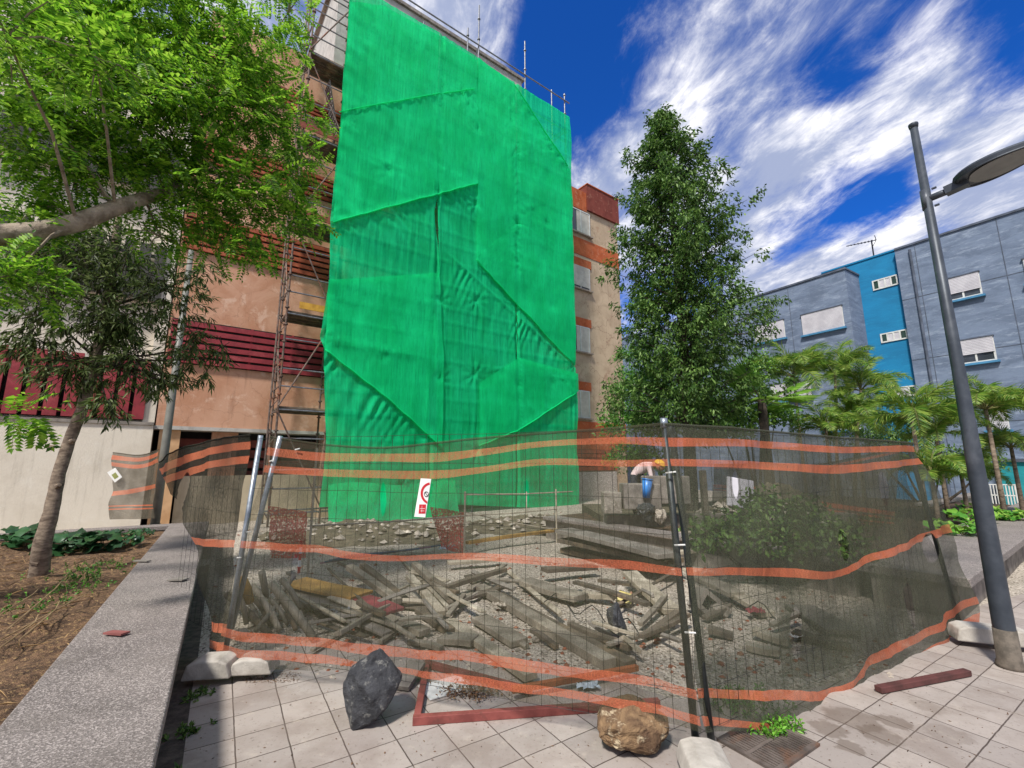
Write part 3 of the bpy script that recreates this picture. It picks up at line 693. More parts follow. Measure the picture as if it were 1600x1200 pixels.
def ydisp(t_, z):
    y = -.10
    y += .05*mnoise.fractal(Vector((t_*.5, z*.35, 2)), 1, 2, 3)
    y += .02*mnoise.fractal(Vector((t_*5.5, z*.45, 9)), 1, 2, 3)
    y += .05*math.sin(z*math.pi/.98+.4*math.sin(t_*1.2))*.25
    for (a, b) in TIES:
        q = math.hypot(t_-a, (z-b)*.9); 
        if q < 1.5:
            y += .08*math.exp(-(q/.10)**2)
            an_ = math.atan2(z-b, t_-a); y += .016*math.sin(an_*9+a*5)*math.exp(-((q-.25)/.25)**2)
    for zl in ZL:
        for q in (zl-.1, zl+.55, zl+1.05, zl+1.9): y += -.016*math.exp(-((z-q)/.05)**2) if abs(z-q) < .2 else 0
    for tt_ in TS: y += -.012*math.exp(-((t_-tt_)/.05)**2)
    for s_ in SEAM:
        q = abs(t_-s_-.03*math.sin(z*1.7)); y += .05*math.exp(-(q/.05)**2) - .02*math.exp(-((q-.11)/.06)**2)
    for a, b, wd, am in CRS: y -= crease(a, b, t_, z, wd, am)
    for (a, b), (c, d), wd, am in CRS[:7]:      # gathers hanging below the hems
        L = math.hypot(c-a, d-b); s_ = ((t_-a)*(c-a)+(z-b)*(d-b))/L; q = (-(t_-a)*(d-b)+(z-b)*(c-a))/L
        if 0 < s_ < L and q < 0: y += .05*max(0, .45+1.1*mnoise.noise(Vector((s_*1.7, q*.8, a))))*math.sin(s_*19+4*math.sin(s_*2.3+a)+q*3)*math.exp(q/.8)*min(1, -q/.1)*min(1, s_/.4, (L-s_)/.4)
    # radiating folds on the left edge
    y += .02*math.sin(z*9+t_*5)*math.exp(-max(0, t_+.1)/.5)
    return y
def sheet(name, label, lf, rf, zbf, group, off=0, n1=None, ztf=topz, parent=None):
    mb = MB(); zmin, zmax = .1, 18.5
    n1 = int((n1 or 46)*2.3); n2 = 250; vs = []; uv = []
    for j in range(n2+1):
        for i in range(n1+1):
            f = i/n1
            tm = lf(9) + (rf(9)-lf(9))*f
            zb = zbf(tm); zt = ztf(tm); z = zb + (zt-zb)*j/n2
            t_ = lf(z) + (rf(z)-lf(z))*f
            p = F(t_, ydisp(t_, z)+off, z); vs.append(p); uv.append((t_, z))
    mb.add(vs, [(j*(n1+1)+i, j*(n1+1)+i+1, (j+1)*(n1+1)+i+1, (j+1)*(n1+1)+i) for j in range(n2) for i in range(n1)]); mb.uv = uv
    o = mb.build(name, GREEN, parent, smooth=True)
    if label: tag(o, label, 'netting', group)
    return o
lfc = lambda z: np.interp(z, [a[0] for a in LEFTC], [a[1] for a in LEFTC])
G1 = [(FT(x,y)[1], FT(x,y)[0]) for x, y in ((683,100),(684,306),(677,330),(682,385),(685,428),(677,455),(677,490),(684,510),(684,555),(678,576),(668,600),(669,660),(681,690),(687,702),(690,800))]; G1.sort()
s1 = lambda z: np.interp(z, [a[0] for a in G1], [a[1] for a in G1])
G2 = sorted([(FT(x,y)[1], FT(x,y)[0]) for x, y in ((684,100),(683,300),(683,390),(684,440),(685,520),(682,575),(679,600),(679,690),(687,705),(690,800))])
s1b = lambda z: np.interp(z, [a[0] for a in G2], [a[1] for a in G2]) + .0
s2 = lambda z: SEAM[1]+.02*math.sin(z*2.1)
R1 = sorted([(FT(x,y)[1], FT(x,y)[0]) for x, y in ((888,184),(891,280),(893,400),(897,560),(899,640),(902,795))])
rfc = lambda z: np.interp(z, [a[0] for a in R1], [a[1] for a in R1])+.05*math.sin(z*2)
zbt = lambda t_: np.interp(t_, [0, 3.9, 4., 10], [FT(500,792)[1], FT(683,772)[1], FT(690,790)[1], FT(900,795)[1]])
GG = 'green net sheets hung on the scaffold'
left_sheet = sheet('scaffold_net', 'left sheet of bright green netting on the scaffold, beside the open bay', lfc, s1, zbt, GG, 0, 46)
sheet('scaffold_net', 'middle sheet of bright green netting between the two vertical seams', s1b, lambda z: s2(z)-.004, zbt, GG, .02, 34)
sheet('scaffold_net', 'right sheet of bright green netting beside the beige windowed wall', lambda z: s2(z)+.004, rfc, zbt, GG, 0, 40)
# overlapping flaps: second layers whose hems show as diagonals
def flap(label, pix, parent=None, off=-.05, hem=None):
    pts = [FT(x, y) for x, y in pix]
    bm = bmesh.new(); vv = [bm.verts.new((a, b, 0)) for a, b in pts]; f = bm.faces.new(vv); bmesh.ops.triangulate(bm, faces=[f])
    for _ in range(5): bmesh.ops.subdivide_edges(bm, edges=[e for e in bm.edges if e.calc_length() > .22], cuts=1); bmesh.ops.triangulate(bm, faces=bm.faces)
    vs = [F(v.co.x, ydisp(v.co.x, v.co.y)+off, v.co.y) for v in bm.verts]; bm.verts.index_update()
    mb = MB(); mb.add(vs, [tuple(v.index for v in f.verts) for f in bm.faces]); mb.uv = [(v.co.x, v.co.y) for v in bm.verts]
    bm.free(); o = mb.build('net_flap', GREEN, None, smooth=True); tag(o, label, 'netting', 'overlapping flaps of green net')
    if hem:
        hp = []
        for (a, b), (c_, d_) in zip([FT(*q) for q in hem[:-1]], [FT(*q) for q in hem[1:]]):
            for i in range(14): f_ = i/14; t_, z_ = a+(c_-a)*f_, b+(d_-b)*f_; hp.append(F(t_, ydisp(t_, z_)+off-.012, z_+.012*math.sin(i*1.3)))
        MB().tube(hp, .022, 6).build('rolled_hem', GREEN, o, smooth=True)
    return o
flap('lower left bright green flap whose long hem drops diagonally from the scaffold poles', [(511,440),(683,428),(690,560),(688,700),(600,622),(506,548)], hem=[(506,548),(600,622),(688,700)])
flap('bright green flap right of centre whose hem falls to the right edge', [(740,405),(806,350),(893,400),(896,573),(770,440)][::-1], off=-.06, hem=[(740,408),(770,440),(895,573)])
flap('lower right bright green flap with a hem rising to the right edge', [(745,600),(806,560),(898,585),(899,612),(806,672),(745,697)][::-1], off=-.08, hem=[(745,697),(806,672),(899,612)])
flap('upper right green flap with a hem dropping from the top rail', [(745,92),(800,136),(888,272),(893,400),(806,351),(742,404)][::-1], off=-.05, hem=[(800,136),(888,272)])
flap('big upper left green flap ending in a hem that rises to the right', [(545,8),(600,14),(684,62),(744,97),(744,290),(683,306),(518,351),(531,190)][::-1], off=-.045, hem=[(518,351),(683,306),(744,290)])
MB_ = MB(); hp = []
for (a, b), (c_, d_) in (((528,180),(683,150)),((683,150),(744,142))):
    A_, B_ = FT(a, b), FT(c_, d_)
    for i in range(12): t_ = A_[0]+(B_[0]-A_[0])*i/12; z_ = A_[1]+(B_[1]-A_[1])*i/12; hp.append(F(t_, ydisp(t_, z_)-.06, z_))
MB_.tube(hp, .018, 6).build('stitched_seam', GREEN, left_sheet, smooth=True)
# ================================================================== SITE FENCE
POSTM = M('galvanised_post', '#a9b0b8', '#868e97', 7, rough=.4, bump=.08, metal=.6, c3='#70777f', s3=3)
DPOST = M('dark_coated_post', '#3c4246', '#2b3033', 7, rough=.45, bump=.08, metal=.5, c3='#59605f', s3=3)
WIRE = M('dark_wire', '#2c2d2b', '#1f201f', 6, rough=.6, bump=0, metal=.3)
PA = Vector((-2.34, 3.98, 0)); PB = Vector((1.02, 2.84, 0)); PC = Vector((4.72, 4.98, 0)); PD = Vector((-4.05, 5.25, 0)); PAc = Vector((-2.45, 4.1, 0))
class Plane:
    def __init__(s, a, b):
        s.a = a; s.X = (b-a).normalized(); s.n = Vector((-s.X.y, s.X.x, 0)); s.L = (b-a).length
    def uv(s, px, py):
        r_ = ray(px, py); o_ = Vector((0,0,H)); k = (s.a-o_).dot(s.n)/r_.dot(s.n); p = o_+r_*k; return (p-s.a).dot(s.X), p.z
    def P(s, u, z, d=0): return s.a + s.X*u + s.n*d + Zv*z
def netmat(name, dark, cover, slits=(), rough=.7):
    """woven shade cloth with orange warning bands; bands are a material slot, slits are torn openings given in metres on the cloth"""
    out_ = []
    for nm, c1, c2, cov in ((name+'_dark', dark[0], dark[1], cover), (name+'_orange', '#d97f5c', '#c9694a', min(.84, cover+.17))):
        m, t, p, o = newmat(nm); uv = t.new('ShaderNodeTexCoord').outputs['UV']
        th = t.noise(t.mapping(uv, sc=(60, 420, 1)), 1, 2, .6); tv = t.noise(t.mapping(uv, sc=(330, 30, 1)), 1, 2, .6)
        big_ = t.noise(uv, 2.2, 5, .6)
        c = t.mix(t.ss(big_, .35, .65), C(c1), C(c2)); c = t.mix(t.ss(th, .4, .62, 0, .5), c, tuple(x*1.9 for x in C(c1)) if 'dark' in nm else C('#e88a66'))
        t.put(p.inputs['Base Color'], c); p.inputs['Roughness'].default_value = rough; p.inputs['Specular IOR Level'].default_value = .3
        bumpto(t, p, t.noise(t.mapping(uv, sc=(9, 1.6, 1), rot=(0,0,.2)), 1.4, 5, .6), .6, .04)
        tl = t.new('ShaderNodeBsdfTranslucent'); t.put(tl.inputs[0], c); tr = t.new('ShaderNodeBsdfTransparent')
        m1 = t.new('ShaderNodeMixShader'); m1.inputs[0].default_value = .4; t.l.new(p.outputs[0], m1.inputs[1]); t.l.new(tl.outputs[0], m1.inputs[2])
        m2 = t.new('ShaderNodeMixShader'); t.l.new(tr.outputs[0], m2.inputs[1]); t.l.new(m1.outputs[0], m2.inputs[2])
        f = t.math('ADD', cov-.06, t.math('MULTIPLY', t.math('SUBTRACT', t.math('ADD', th, tv), 1.), .9))
        f = t.math('ADD', f, t.math('MULTIPLY', t.math('SUBTRACT', big_, .5), .75), clamp=True)
        for (u, v, a, b, rot) in slits:
            q = t.mapping(t.vm('SUBTRACT', uv, (u, v, 0)).outputs[0], rot=(0, 0, rot)); q = t.vm('MULTIPLY', q, (1/a, 1/b, 0)).outputs[0]
            f = t.math('MULTIPLY', f, t.ss(t.vm('LENGTH', q).outputs['Value'], .85, 1.))
        t.put(m2.inputs[0], f); t.l.new(m2.outputs[0], o.inputs[0]); out_.append(m)
    return out_
BANDC = [0, 1, 0, 1, 0, 1, 0, 1, 0, 1, 0]       # between the 12 traced rows, top to bottom
def net(name, label, plane, stations, mats, group, amp=.03, off=0., sub=7, seed=0, wob=None, nu=90):
    """stations: list of 12 (px,py) rows top->bottom; rows become curves on the plane"""
    S = np.array([[plane.uv(*p) for p in st] for st in stations])        # k,12,2
    u_top = np.linspace(0, 1, nu+1); k = np.linspace(0, 1, len(stations))
    cum = np.concatenate([[0], np.cumsum(np.abs(np.diff(S[:, 0, 0]))+1e-3)]); cum /= cum[-1]
    rows = []; band = []
    def sm(vals, x):    # catmull-ish smooth interpolation
        xx = np.interp(x, cum, np.arange(len(cum))); i = np.clip(xx.astype(int), 0, len(cum)-2); f = xx-i
        p0 = vals[np.clip(i-1,0,None)]; p1 = vals[i]; p2 = vals[i+1]; p3 = vals[np.clip(i+2,None,len(vals)-1)]
        return .5*((2*p1)+(-p0+p2)*f+(2*p0-5*p1+4*p2-p3)*f**2+(-p0+3*p1-3*p2+p3)*f**3)
    R_ = [(sm(S[:, r, 0], u_top), sm(S[:, r, 1], u_top)) for r in range(12)]
    for r in range(11):
        n_ = {4: 9, 6: 9}.get(r, 2)
        for q in range(n_):
            f = q/n_; rows.append((R_[r][0]*(1-f)+R_[r+1][0]*f, R_[r][1]*(1-f)+R_[r+1][1]*f)); band.append(BANDC[r])
    rows.append(R_[11]); mb = MB(); uv = []; vs = []
    for j, (uu, zz_) in enumerate(rows):
        for i in range(nu+1):
            u, z = uu[i], zz_[i]
            edge = min(1, i/4, (nu-i)/4)
            sag = .02*math.sin(u*8+seed+2*math.sin(z*3))*math.sin(z*5+u*3)
            d = sag + amp*mnoise.fractal(Vector((u*1.6+seed, z*1.3, 0)), 1, 2, 4)*1.6 + amp*.35*mnoise.noise(Vector((u*9+seed, z*2.5, 4)))
            if wob: d += wob(u, z)
            vs.append(plane.P(u, z, off+d)); uv.append((u, z))
    fs = []; mi = []
    for j in range(len(rows)-1):
        for i in range(nu): fs.append((j*(nu+1)+i, j*(nu+1)+i+1, (j+1)*(nu+1)+i+1, (j+1)*(nu+1)+i)); mi.append(band[j])
    mb.v = [tuple(v) for v in vs]; mb.f = fs; mb.mi = mi; mb.uv = uv
    o = mb.build(name, mats, None, smooth=True); tag(o, label, 'netting', group)
    # rolled hem along the top edge
    hem = MB().tube([Vector(vs[i]) for i in range(nu+1)], .009, 6, mi=0).build('rolled_hem', mats[0], o, smooth=True); 
    return o
def st(xt, xb, *ys):
    y0, y1 = ys[0], ys[-1]
    return [(xt+(xb-xt)*(y-y0)/(y1-y0), y) for y in ys]
PLA = Plane(PA, PB); PLB = Plane(PB, PC); PLC = Plane(PD, PAc)
def slit(pl, px, py, w_, h_, rot=0.):
    u, z = pl.uv(px, py); d = (pl.P(u, z)-Vector((0,0,H))).length; s_ = d/FPX
    return (u, z, w_*s_/2/max(.35, abs(pl.n.dot(ray(px,py).normalized()))), h_*s_/2, rot)
NDK = ('#55523f', '#454235')
slA = [slit(PLA, 602, 779, 9, 52), slit(PLA, 826, 770, 8, 44), slit(PLA, 745, 945, 9, 60, .15), slit(PLA, 466, 885, 8, 36), slit(PLA, 969, 960, 18, 90, 0.1), slit(PLA, 1007, 757, 10, 36)]
slB = [slit(PLB, 1240, 990, 14, 66), slit(PLB, 1142, 757, 9, 40), slit(PLB, 1376, 764, 8, 44), slit(PLB, 1312, 850, 9, 40), slit(PLB, 1448, 855, 12, 34, .5), slit(PLB, 1413, 945, 7, 50)]
netA = net('shade_netting', 'long dark see-through netting with orange bands on the middle fence panel', PLA, [
 st(428,338, 683,699,711,727,738,843,854,977,991,1004,1018,1038),
 st(500,478, 694,707,720,732,743,851,863,993,1007,1018,1032,1044),
 st(600,596, 700,709,721,735,747,865,875,1004,1021,1036,1045,1049),
 st(680,680, 693,708,722,735,748,865,873,1010,1024,1043,1054,1058),
 st(750,750, 685,702,713,730,740,862,873,1016,1032,1054,1068,1077),
 st(850,855, 678,690,699,717,727,867,880,1035,1053,1072,1085,1099),
 st(960,975, 670,684,694,719,729,873,887,1049,1065,1090,1104,1114),
 st(1036,1096, 663,684,698,717,728,885,897,1076,1092,1118,1133,1143)],
 netmat('net_middle', NDK, .46, slA), 'orange banded netting on the site fence', amp=.028, off=-.04, seed=1, nu=110)
netB = net('shade_netting', 'dark netting with orange bands on the right fence panel, bulging towards the lamp', PLB, [
 st(1038,1098, 663,684,698,717,728,885,897,1076,1092,1118,1133,1143),
 st(1150,1156, 671,687,698,720,731,885,897,1079,1093,1126,1137,1143),
 st(1230,1236, 677,692,703,724,736,887,901,1076,1091,1119,1132,1138),
 st(1297,1305, 684,698,708,727,740,890,901,1073,1086,1102,1114,1121),
 st(1352,1360, 687,698,707,723,735,866,878,1018,1036,1060,1075,1090),
 st(1398,1440, 691,696,706,719,729,841,853,984,998,1015,1030,1046),
 [(1432,692),(1433,697),(1435,706),(1438,716),(1441,725),(1475,818),(1479,831),(1514,930),(1518,941),(1522,955),(1525,972),(1521,986)]],
 netmat('net_right', ('#575848','#494b3d'), .70, slB), 'orange banded netting on the site fence', amp=.03, off=-.03, seed=5, nu=110)
netB2 = net('shade_netting', 'second layer of dark netting folded behind the right end of the fence', PLB, [
 st(1240,1250, 700,703,706,709,712,790,793,980,983,986,990,1070),
 st(1330,1345, 698,702,706,712,716,830,834,960,964,968,972,1050),
 [(1424,700),(1425,703),(1427,710),(1431,720),(1434,727),(1468,820),(1472,830),(1504,926),(1506,930),(1509,935),(1511,940),(1512,970)]],
 [netmat('net_backlayer', NDK, .5)[0]]*2, 'orange banded netting on the site fence', amp=.05, off=.12, seed=9, nu=50)
netC = net('shade_netting', 'curved end of dark netting with orange bands flaring out over the left bench wall', PLC, [
 [(250,722),(251,733),(256,742),(260,746),(266,755),(306,838),(311,850),(328,972),(329,986),(326,998),(327,1010),(330,1018)],
 [(280,704),(282,716),(286,727),(290,735),(295,745),(322,841),(325,853),(334,974),(336,988),(334,1000),(334,1012),(336,1020)],
 [(325,690),(327,701),(329,712),(331,722),(333,732),(345,842),(347,854),(348,976),(349,990),(347,1003),(346,1015),(345,1022)],
 st(397,352, 680,690,702,712,724,843,854,978,990,1004,1016,1025)],
 netmat('net_left', ('#37362c','#2a2a22'), .84, [slit(PLC, 288, 770, 10, 60, .5)]), 'orange banded netting on the site fence', amp=.035, off=-.03, seed=3, nu=50)
netmat_far = netmat('net_far', ('#6b6355', '#585246'), .8)
PLF = Plane(PY(168, 800, 9.6), PY(262, 800, 9.3)); PLF.a.z = 0
netF = net('shade_netting', 'small faded netting screen with pale orange bands against the cream wall', PLF, [
 [(176,707),(176,711),(175,718),(175,722),(174,728),(171,768),(171,775),(170,790),(170,792),(169,795),(169,797),(168,812)],
 [(215,712),(215,716),(214,722),(214,727),(213,733),(212,764),(212,771),(212,790),(212,792),(212,795),(212,797),(212,812)],
 [(243,704),(243,708),(243,714),(243,718),(243,724),(241,758),(241,764),(240,790),(240,792),(240,795),(240,797),(240,812)]],
 [netmat_far[0], netmat_far[1]], 'orange banded netting on the site fence', amp=.04, nu=30)
# panels
WR = .0015
def panel(label, pl, u0, u1, z0, z1, post_pix, dark, hi=None):
    r = thing('fence_panel', label, 'fence', pl.P((u0+u1)/2, 0).to_tuple(), group='wire site fence panels')
    mb = MB(); u = u0
    while u <= u1:
        mb.tube([pl.P(u, z0, .0+.004*math.sin(u*30)), pl.P(u+.006*math.sin(u*19), (z0+z1)/2, .006), pl.P(u, z1, 0)], WR, 4, cap=False); u += .098
    mb.build('vertical_wires', WIRE, r)
    mb = MB(); z = z0
    while z <= z1+.001: mb.tube([pl.P(u0+(u1-u0)*k/12, z+.004*math.sin(k*1.9+z*5), .005) for k in range(13)], WR, 4, cap=False); z += (z1-z0)/8
    mb.build('horizontal_wires', WIRE, r)
    for (a, b, ofs) in post_pix:
        ua, za_ = pl.uv(*a); ub, zb_ = pl.uv(*b)
        MB().tube([pl.P(ua, za_, ofs), pl.P(ub, zb_, ofs)], .021, 12).build('post', DPOST if dark else POSTM, r, smooth=True)
    return r
pA = panel('middle wire fence panel between the silver posts and the dark posts', PLA, .12, PLA.L-.03, .15, 1.86, [((403,680),(343,1046),.03), ((1037,656),(1089,1178),.02)], True)
for ch in [c for c in bpy.data.objects if c.parent == pA and c.name.startswith('post')][:1]: ch.data.materials[0] = POSTM
panel('right wire fence panel from the dark posts towards the street lamp', PLB, .05, 3.45, .12, 1.86, [((1052,663),(1119,1182),.02), ((1429,695),(1512,985),.05)], True)
panel('left wire fence panel running back along the bench wall', Plane(PD, PAc), .9, 2.0, .2, 1.82, [((427,681),(350,985),.06)], False)
# end cap of the dark post that shines
u, z = PLA.uv(1037, 656); MB().tube([PLA.P(u, z-.05, .02), PLA.P(u, z+.012, .02)], .0235, 12).build('post_cap', POSTM, pA, smooth=True)
# ties on netting
for nm, pl, pts, par in (('cable_tie', PLA, [(1048,738),(395,830),(380,870),(470,702),(430,720),(1078,985),(1062,850)], pA),):
    for (x, y) in pts:
        u, z = pl.uv(x, y); MB().tube([pl.P(u-.03, z-.004, -.03), pl.P(u+.03, z+.004, -.045)], .005, 5).build(nm, M('white_plastic', '#d8d8d4', '#c9c9c5', 5) if 'white_plastic' not in bpy.data.materials else bpy.data.materials['white_plastic'], par)
WP = bpy.data.materials['white_plastic']
# prohibition sign seen in the slit
SGW = M('sign_white', '#e9e7e4', '#dcd9d6', 5, rough=.4, bump=0); SGR = M('sign_red', '#c22a35', '#b3222d', 5, rough=.4, bump=0); SGK = M('sign_black', '#22242a', '#1a1c20', 5, rough=.5, bump=0)
sg = thing('site_sign', 'narrow white sign with a red ring and red square on the fence netting', 'sign', PLA.P(*PLA.uv(668, 800), -.05).to_tuple())
def pa(x, y, d): u, z = PLA.uv(x, y); return PLA.P(u, z, d)
MB().poly([pa(654,806,-.062), pa(671,807,-.062), pa(680,748,-.062), pa(664,747,-.062)], .006, PLA.n).build('panel', SGW, sg)
def ringpts(cx_, cy_, rx, ry, a0, a1, n_=14): return [(cx_+rx*math.cos(R(a0+(a1-a0)*i/n_)), cy_+ry*math.sin(R(a0+(a1-a0)*i/n_))) for i in range(n_+1)]
o1 = ringpts(680, 770, 16, 17, 110, 262); i1 = ringpts(680, 770, 12.5, 13.5, 110, 262)
mb = MB()
clip = lambda p: (min(p[0], 676.5+(770-p[1])*.16), p[1])
for i in range(14): mb.poly([pa(*clip(o1[i+1]),-.064), pa(*clip(o1[i]),-.064), pa(*clip(i1[i]),-.064), pa(*clip(i1[i+1]),-.064)])
mb.build('red_ring', SGR, sg)
mb = MB(); mb.poly([pa(661,801,-.064), pa(671.5,801,-.064), pa(672.5,787,-.064), pa(662,787,-.064)]); mb.build('red_square', SGR, sg)
mb = MB()
for (a, b) in (((663,793.5),(671,793.5)),((666.5,789),(666,799)),((664,797),(670,797))):
    mb.tube([pa(*a,-.0655), pa(*b,-.0655)], .0014, 4)
mb.build('pictogram', SGW, sg)
mb = MB(); q_ = ringpts(673, 771, 3.2, 3.8, 0, 360, 10)
mb.tube([pa(*clip(p),-.0655) for p in q_], .0022, 4); mb.tube([pa(671,768,-.0655), pa(675,774,-.0655)], .0022, 4); mb.build('hand_symbol', SGK, sg)
# white label on the far net
lb = MB(); 
def pf(x, y, d): u, z = PLF.uv(x, y); return PLF.P(u, z, d)
lb.poly([pf(172,738,-.08), pf(184,754,-.08), pf(195,746,-.08), pf(184,731,-.08)], .008, PLF.n); o = lb.build('notice', WP); tag(o, 'small white notice tied crooked to the far faded netting', 'notice')
m2 = MB(); m2.poly([pf(179,742,-.083), pf(184,749,-.083), pf(190,745,-.083), pf(185,738,-.083)]); m2.build('printed_patch', M('olive_print', '#8b8f55', '#75793f', 5), o)
# concrete feet
FOOT = M('white_cast_concrete', '#b9b3aa', '#9b958c', 6, bump=.5, bscale=50, c3='#6f6a62', s3=3)
def foot(label, c, L, wd, h, ang, holes=True):
    r = thing('ballast_block', label, 'ballast', (c.x, c.y, 0), group='concrete feet under the site fence')
    X = Vector((math.cos(ang), math.sin(ang), 0)); Y = Vector((-X.y, X.x, 0))
    pr = [(-L/2, 0), (-L/2+.03, h*.8), (-L/2+.09, h), (L/2-.09, h), (L/2-.03, h*.8), (L/2, 0)]
    mb = MB(); k = len(pr)
    vs = [c+X*x-Y*wd/2+Zv*(z+.004) for x, z in pr]+[c+X*x+Y*wd/2+Zv*(z+.004) for x, z in pr]
    mb.add(vs, [tuple(range(k))[::-1], tuple(range(k, 2*k))]+[(i, (i+1)%k, (i+1)%k+k, i+k) for i in range(k)])
    o = fixn(mb.build('block', FOOT, r)); bevel(o, .012, 2)
    if holes:
        for s_ in (-.06, .06):
            p = c+X*s_; MB().tube([Vector((p.x, p.y, h+.002)), Vector((p.x, p.y, h+.009))], .03, 12).build('post_hole', DARK, r)  # raised dark discs painted as the shade of open holes
    return r
foot('broken white concrete foot under the dark fence posts at the bottom', G(1106, 1212, .05), .27, .30, .10, R(-8))
foot('beige concrete foot at the lower end of the silver post', G(330, 1055, .05), .34, .2, .13, R(8), False)
foot('second beige concrete foot lying right of the silver post', G(398, 1048, .05), .32, .2, .11, R(6), False)
foot('pale concrete foot at the far right end of the fence beside the lamp', G(1552, 1003, .05), .6, .2, .13, R(-20), False)
# ================================================================== TREES AND PLANTS
BARK = M('grey_bark', '#a09282', '#736657', 9, bump=.8, bscale=30, c3='#a89a88', s3=4, dist=.02)
BARK2 = M('ringed_bark', '#8f7f6e', '#6b5d50', 12, bump=.6, bscale=22, c3='#57493e', s3=7, sc=(1,1,2.5), dist=.01)
BARKD = M('dark_bark', '#4a4036', '#2f2923', 10, bump=.7, bscale=40)
TWIG = M('green_twig', '#6a6a3c', '#54502f', 10, bump=.2)
BRIGHT = leafmat('bright_leaflets', ['#35641a', '#56881e', '#74a628', '#8fbd35', '#a9cf4c'], .55, .5)
OLIVE = leafmat('dark_leathery_leaves', ['#263418', '#435826', '#5c7038', '#83925c', '#32421f'], .4, .5, .4)
PYR = leafmat('glossy_green_leaves', ['#263f1c', '#406328', '#577a34', '#7f9f50', '#31501f'], .35, .5, .4)
BUSH = leafmat('mid_green_leaves', ['#2f5a20', '#44782a', '#5c9436', '#7db04a'], .35, .45)
PALM = leafmat('palm_leaflets', ['#4c7a2e', '#6b963a', '#8fb14a', '#b4c25e', '#5b8634'], .45, .4, .5)
FAN = leafmat('fan_palm_blades', ['#6d9c36', '#8ab84a', '#a6cc60'], .45, .4)
BIGL = leafmat('broad_bright_leaves', ['#3f7a2c', '#5f9c3a', '#86b548', '#a3c25a'], .35, .4)
BIGD = leafmat('broad_dark_leaves', ['#1f3d24', '#2c5230', '#3a6338'], .2, .35, .6)
DRY = leafmat('dry_stalks', ['#8c6f4c', '#b39468', '#6d5338'], .1, .8)
def nrm(v): v = np.asarray(v, float); return v/np.linalg.norm(v)
# ---- pinnate tree, big limb entering from the left
t1 = thing('shade_tree', 'large bright green pinnate leaved tree whose thick limb enters from the left', 'tree', (-6.1, 3.2, .35))
b0, b1 = PY(-60, 372, 3.55), PY(0, 367, 3.6)
pts = [b0+Vector((-.9,-.2,-.45)), b0, b1, PY(60,362,3.75), PY(120,348,3.9), PY(180,325,4.1), PY(225,310,4.3), PY(258,300,4.5), PY(300,262,4.8)]
MB().tube([Vector((-6.1,3.2,.2)), Vector((-6.05,3.2,1.2)), Vector((-5.9,3.22,2.3)), Vector((-5.6,3.3,3.1)), pts[0]], [.28,.24,.22,.19,.15], 16).build('trunk', BARK, t1, smooth=True)
MB().tube(pts, [.11,.095,.09,.086,.08,.072,.062,.045,.025], 14).build('limb', BARK, t1, smooth=True)
blobs = [(50,50,3.7,.75,1.2),(170,40,4.1,.8,1.2),(300,50,4.4,.8,1.1),(390,90,4.8,.6,.9),(450,20,5.1,.4,.45),(60,180,3.7,.7,1.),(200,160,4.1,.75,1.1),(320,170,4.4,.7,1.1),(420,180,4.9,.5,1.),(465,250,5.,.34,1.),
         (120,270,4.1,.55,.8),(250,270,4.5,.55,1.),(350,290,4.6,.55,1.1),(440,320,4.9,.42,1.1),(480,350,5.,.2,.8),(395,385,4.8,.3,.8),(60,330,3.9,.4,1.),(250,370,4.6,.4,.5),(20,430,3.6,.35,1.1),(320,350,4.7,.45,.9),(495,190,5.1,.2,.5),(20,640,3.2,.16,.8),(60,660,3.25,.1,.7),(10,60,2.6,.5,.5),(150,90,3.,.5,.5)]
P=[];D=[];Nn=[];Ls=[];Ws=[]; rach = MB(); tw = MB()
hub = [pts[4], pts[5], pts[6], pts[7], pts[8]]
for (bx, by, bY, br, dn) in blobs:
    c = PY(bx, by, bY); k = int(700*dn*br**2)
    if br > .3:
        h = min(hub, key=lambda q: (q-c).length); m_ = (h+c)/2+Vector((random.uniform(-.1,.1),0,.12)); tw.tube([h, m_, c], [.016,.012,.006], 6)
        for _ in range(7):
            e = c+Vector(rdir(1)[0])*br*.8; tw.tube([c, (c+e)/2+Vector((0,0,.05)), e], [.009,.006,.003], 4)
    for _ in range(k):
        v = rdir(1)[0]*br*(rng.random()**.45); base = np.array(c)+v*np.array([1,1,.9])
        d = nrm(np.array([.45,-.1,-.12])+rdir(1)[0]*.75); up = nrm(np.array([0,-.25,1])+rdir(1)[0]*.45); side = nrm(np.cross(d, up)); up = np.cross(side, d)
        L = rng.uniform(.16,.28); m = rng.integers(6,10); s_ = rng.uniform(.7,1.3)
        for i in range(m):
            f = (i+.6)/m; p = base + d*L*f - up*.05*f*f*L/.2
            for sg_ in (-1, 1):
                P.append(p); D.append(nrm(side*sg_+d*.55-up*.12)); Nn.append(up+rdir(1)[0]*.12); q = 1-.35*abs(f-.45)*1.5; Ls.append(.064*q*s_); Ws.append(.025*s_)
        P.append(base+d*L); D.append(d); Nn.append(up); Ls.append(.05); Ws.append(.02)
        if rng.random() < .3: rach.tube([Vector(base), Vector(base+d*L)], .0018, 3, cap=False)
leafmesh('foliage', P, D, Nn, Ls, Ws, BRIGHT, t1); tw.build('twigs', BARK, t1); rach.build('leaf_stalks', TWIG, t1)
print('near leaflets', len(P))
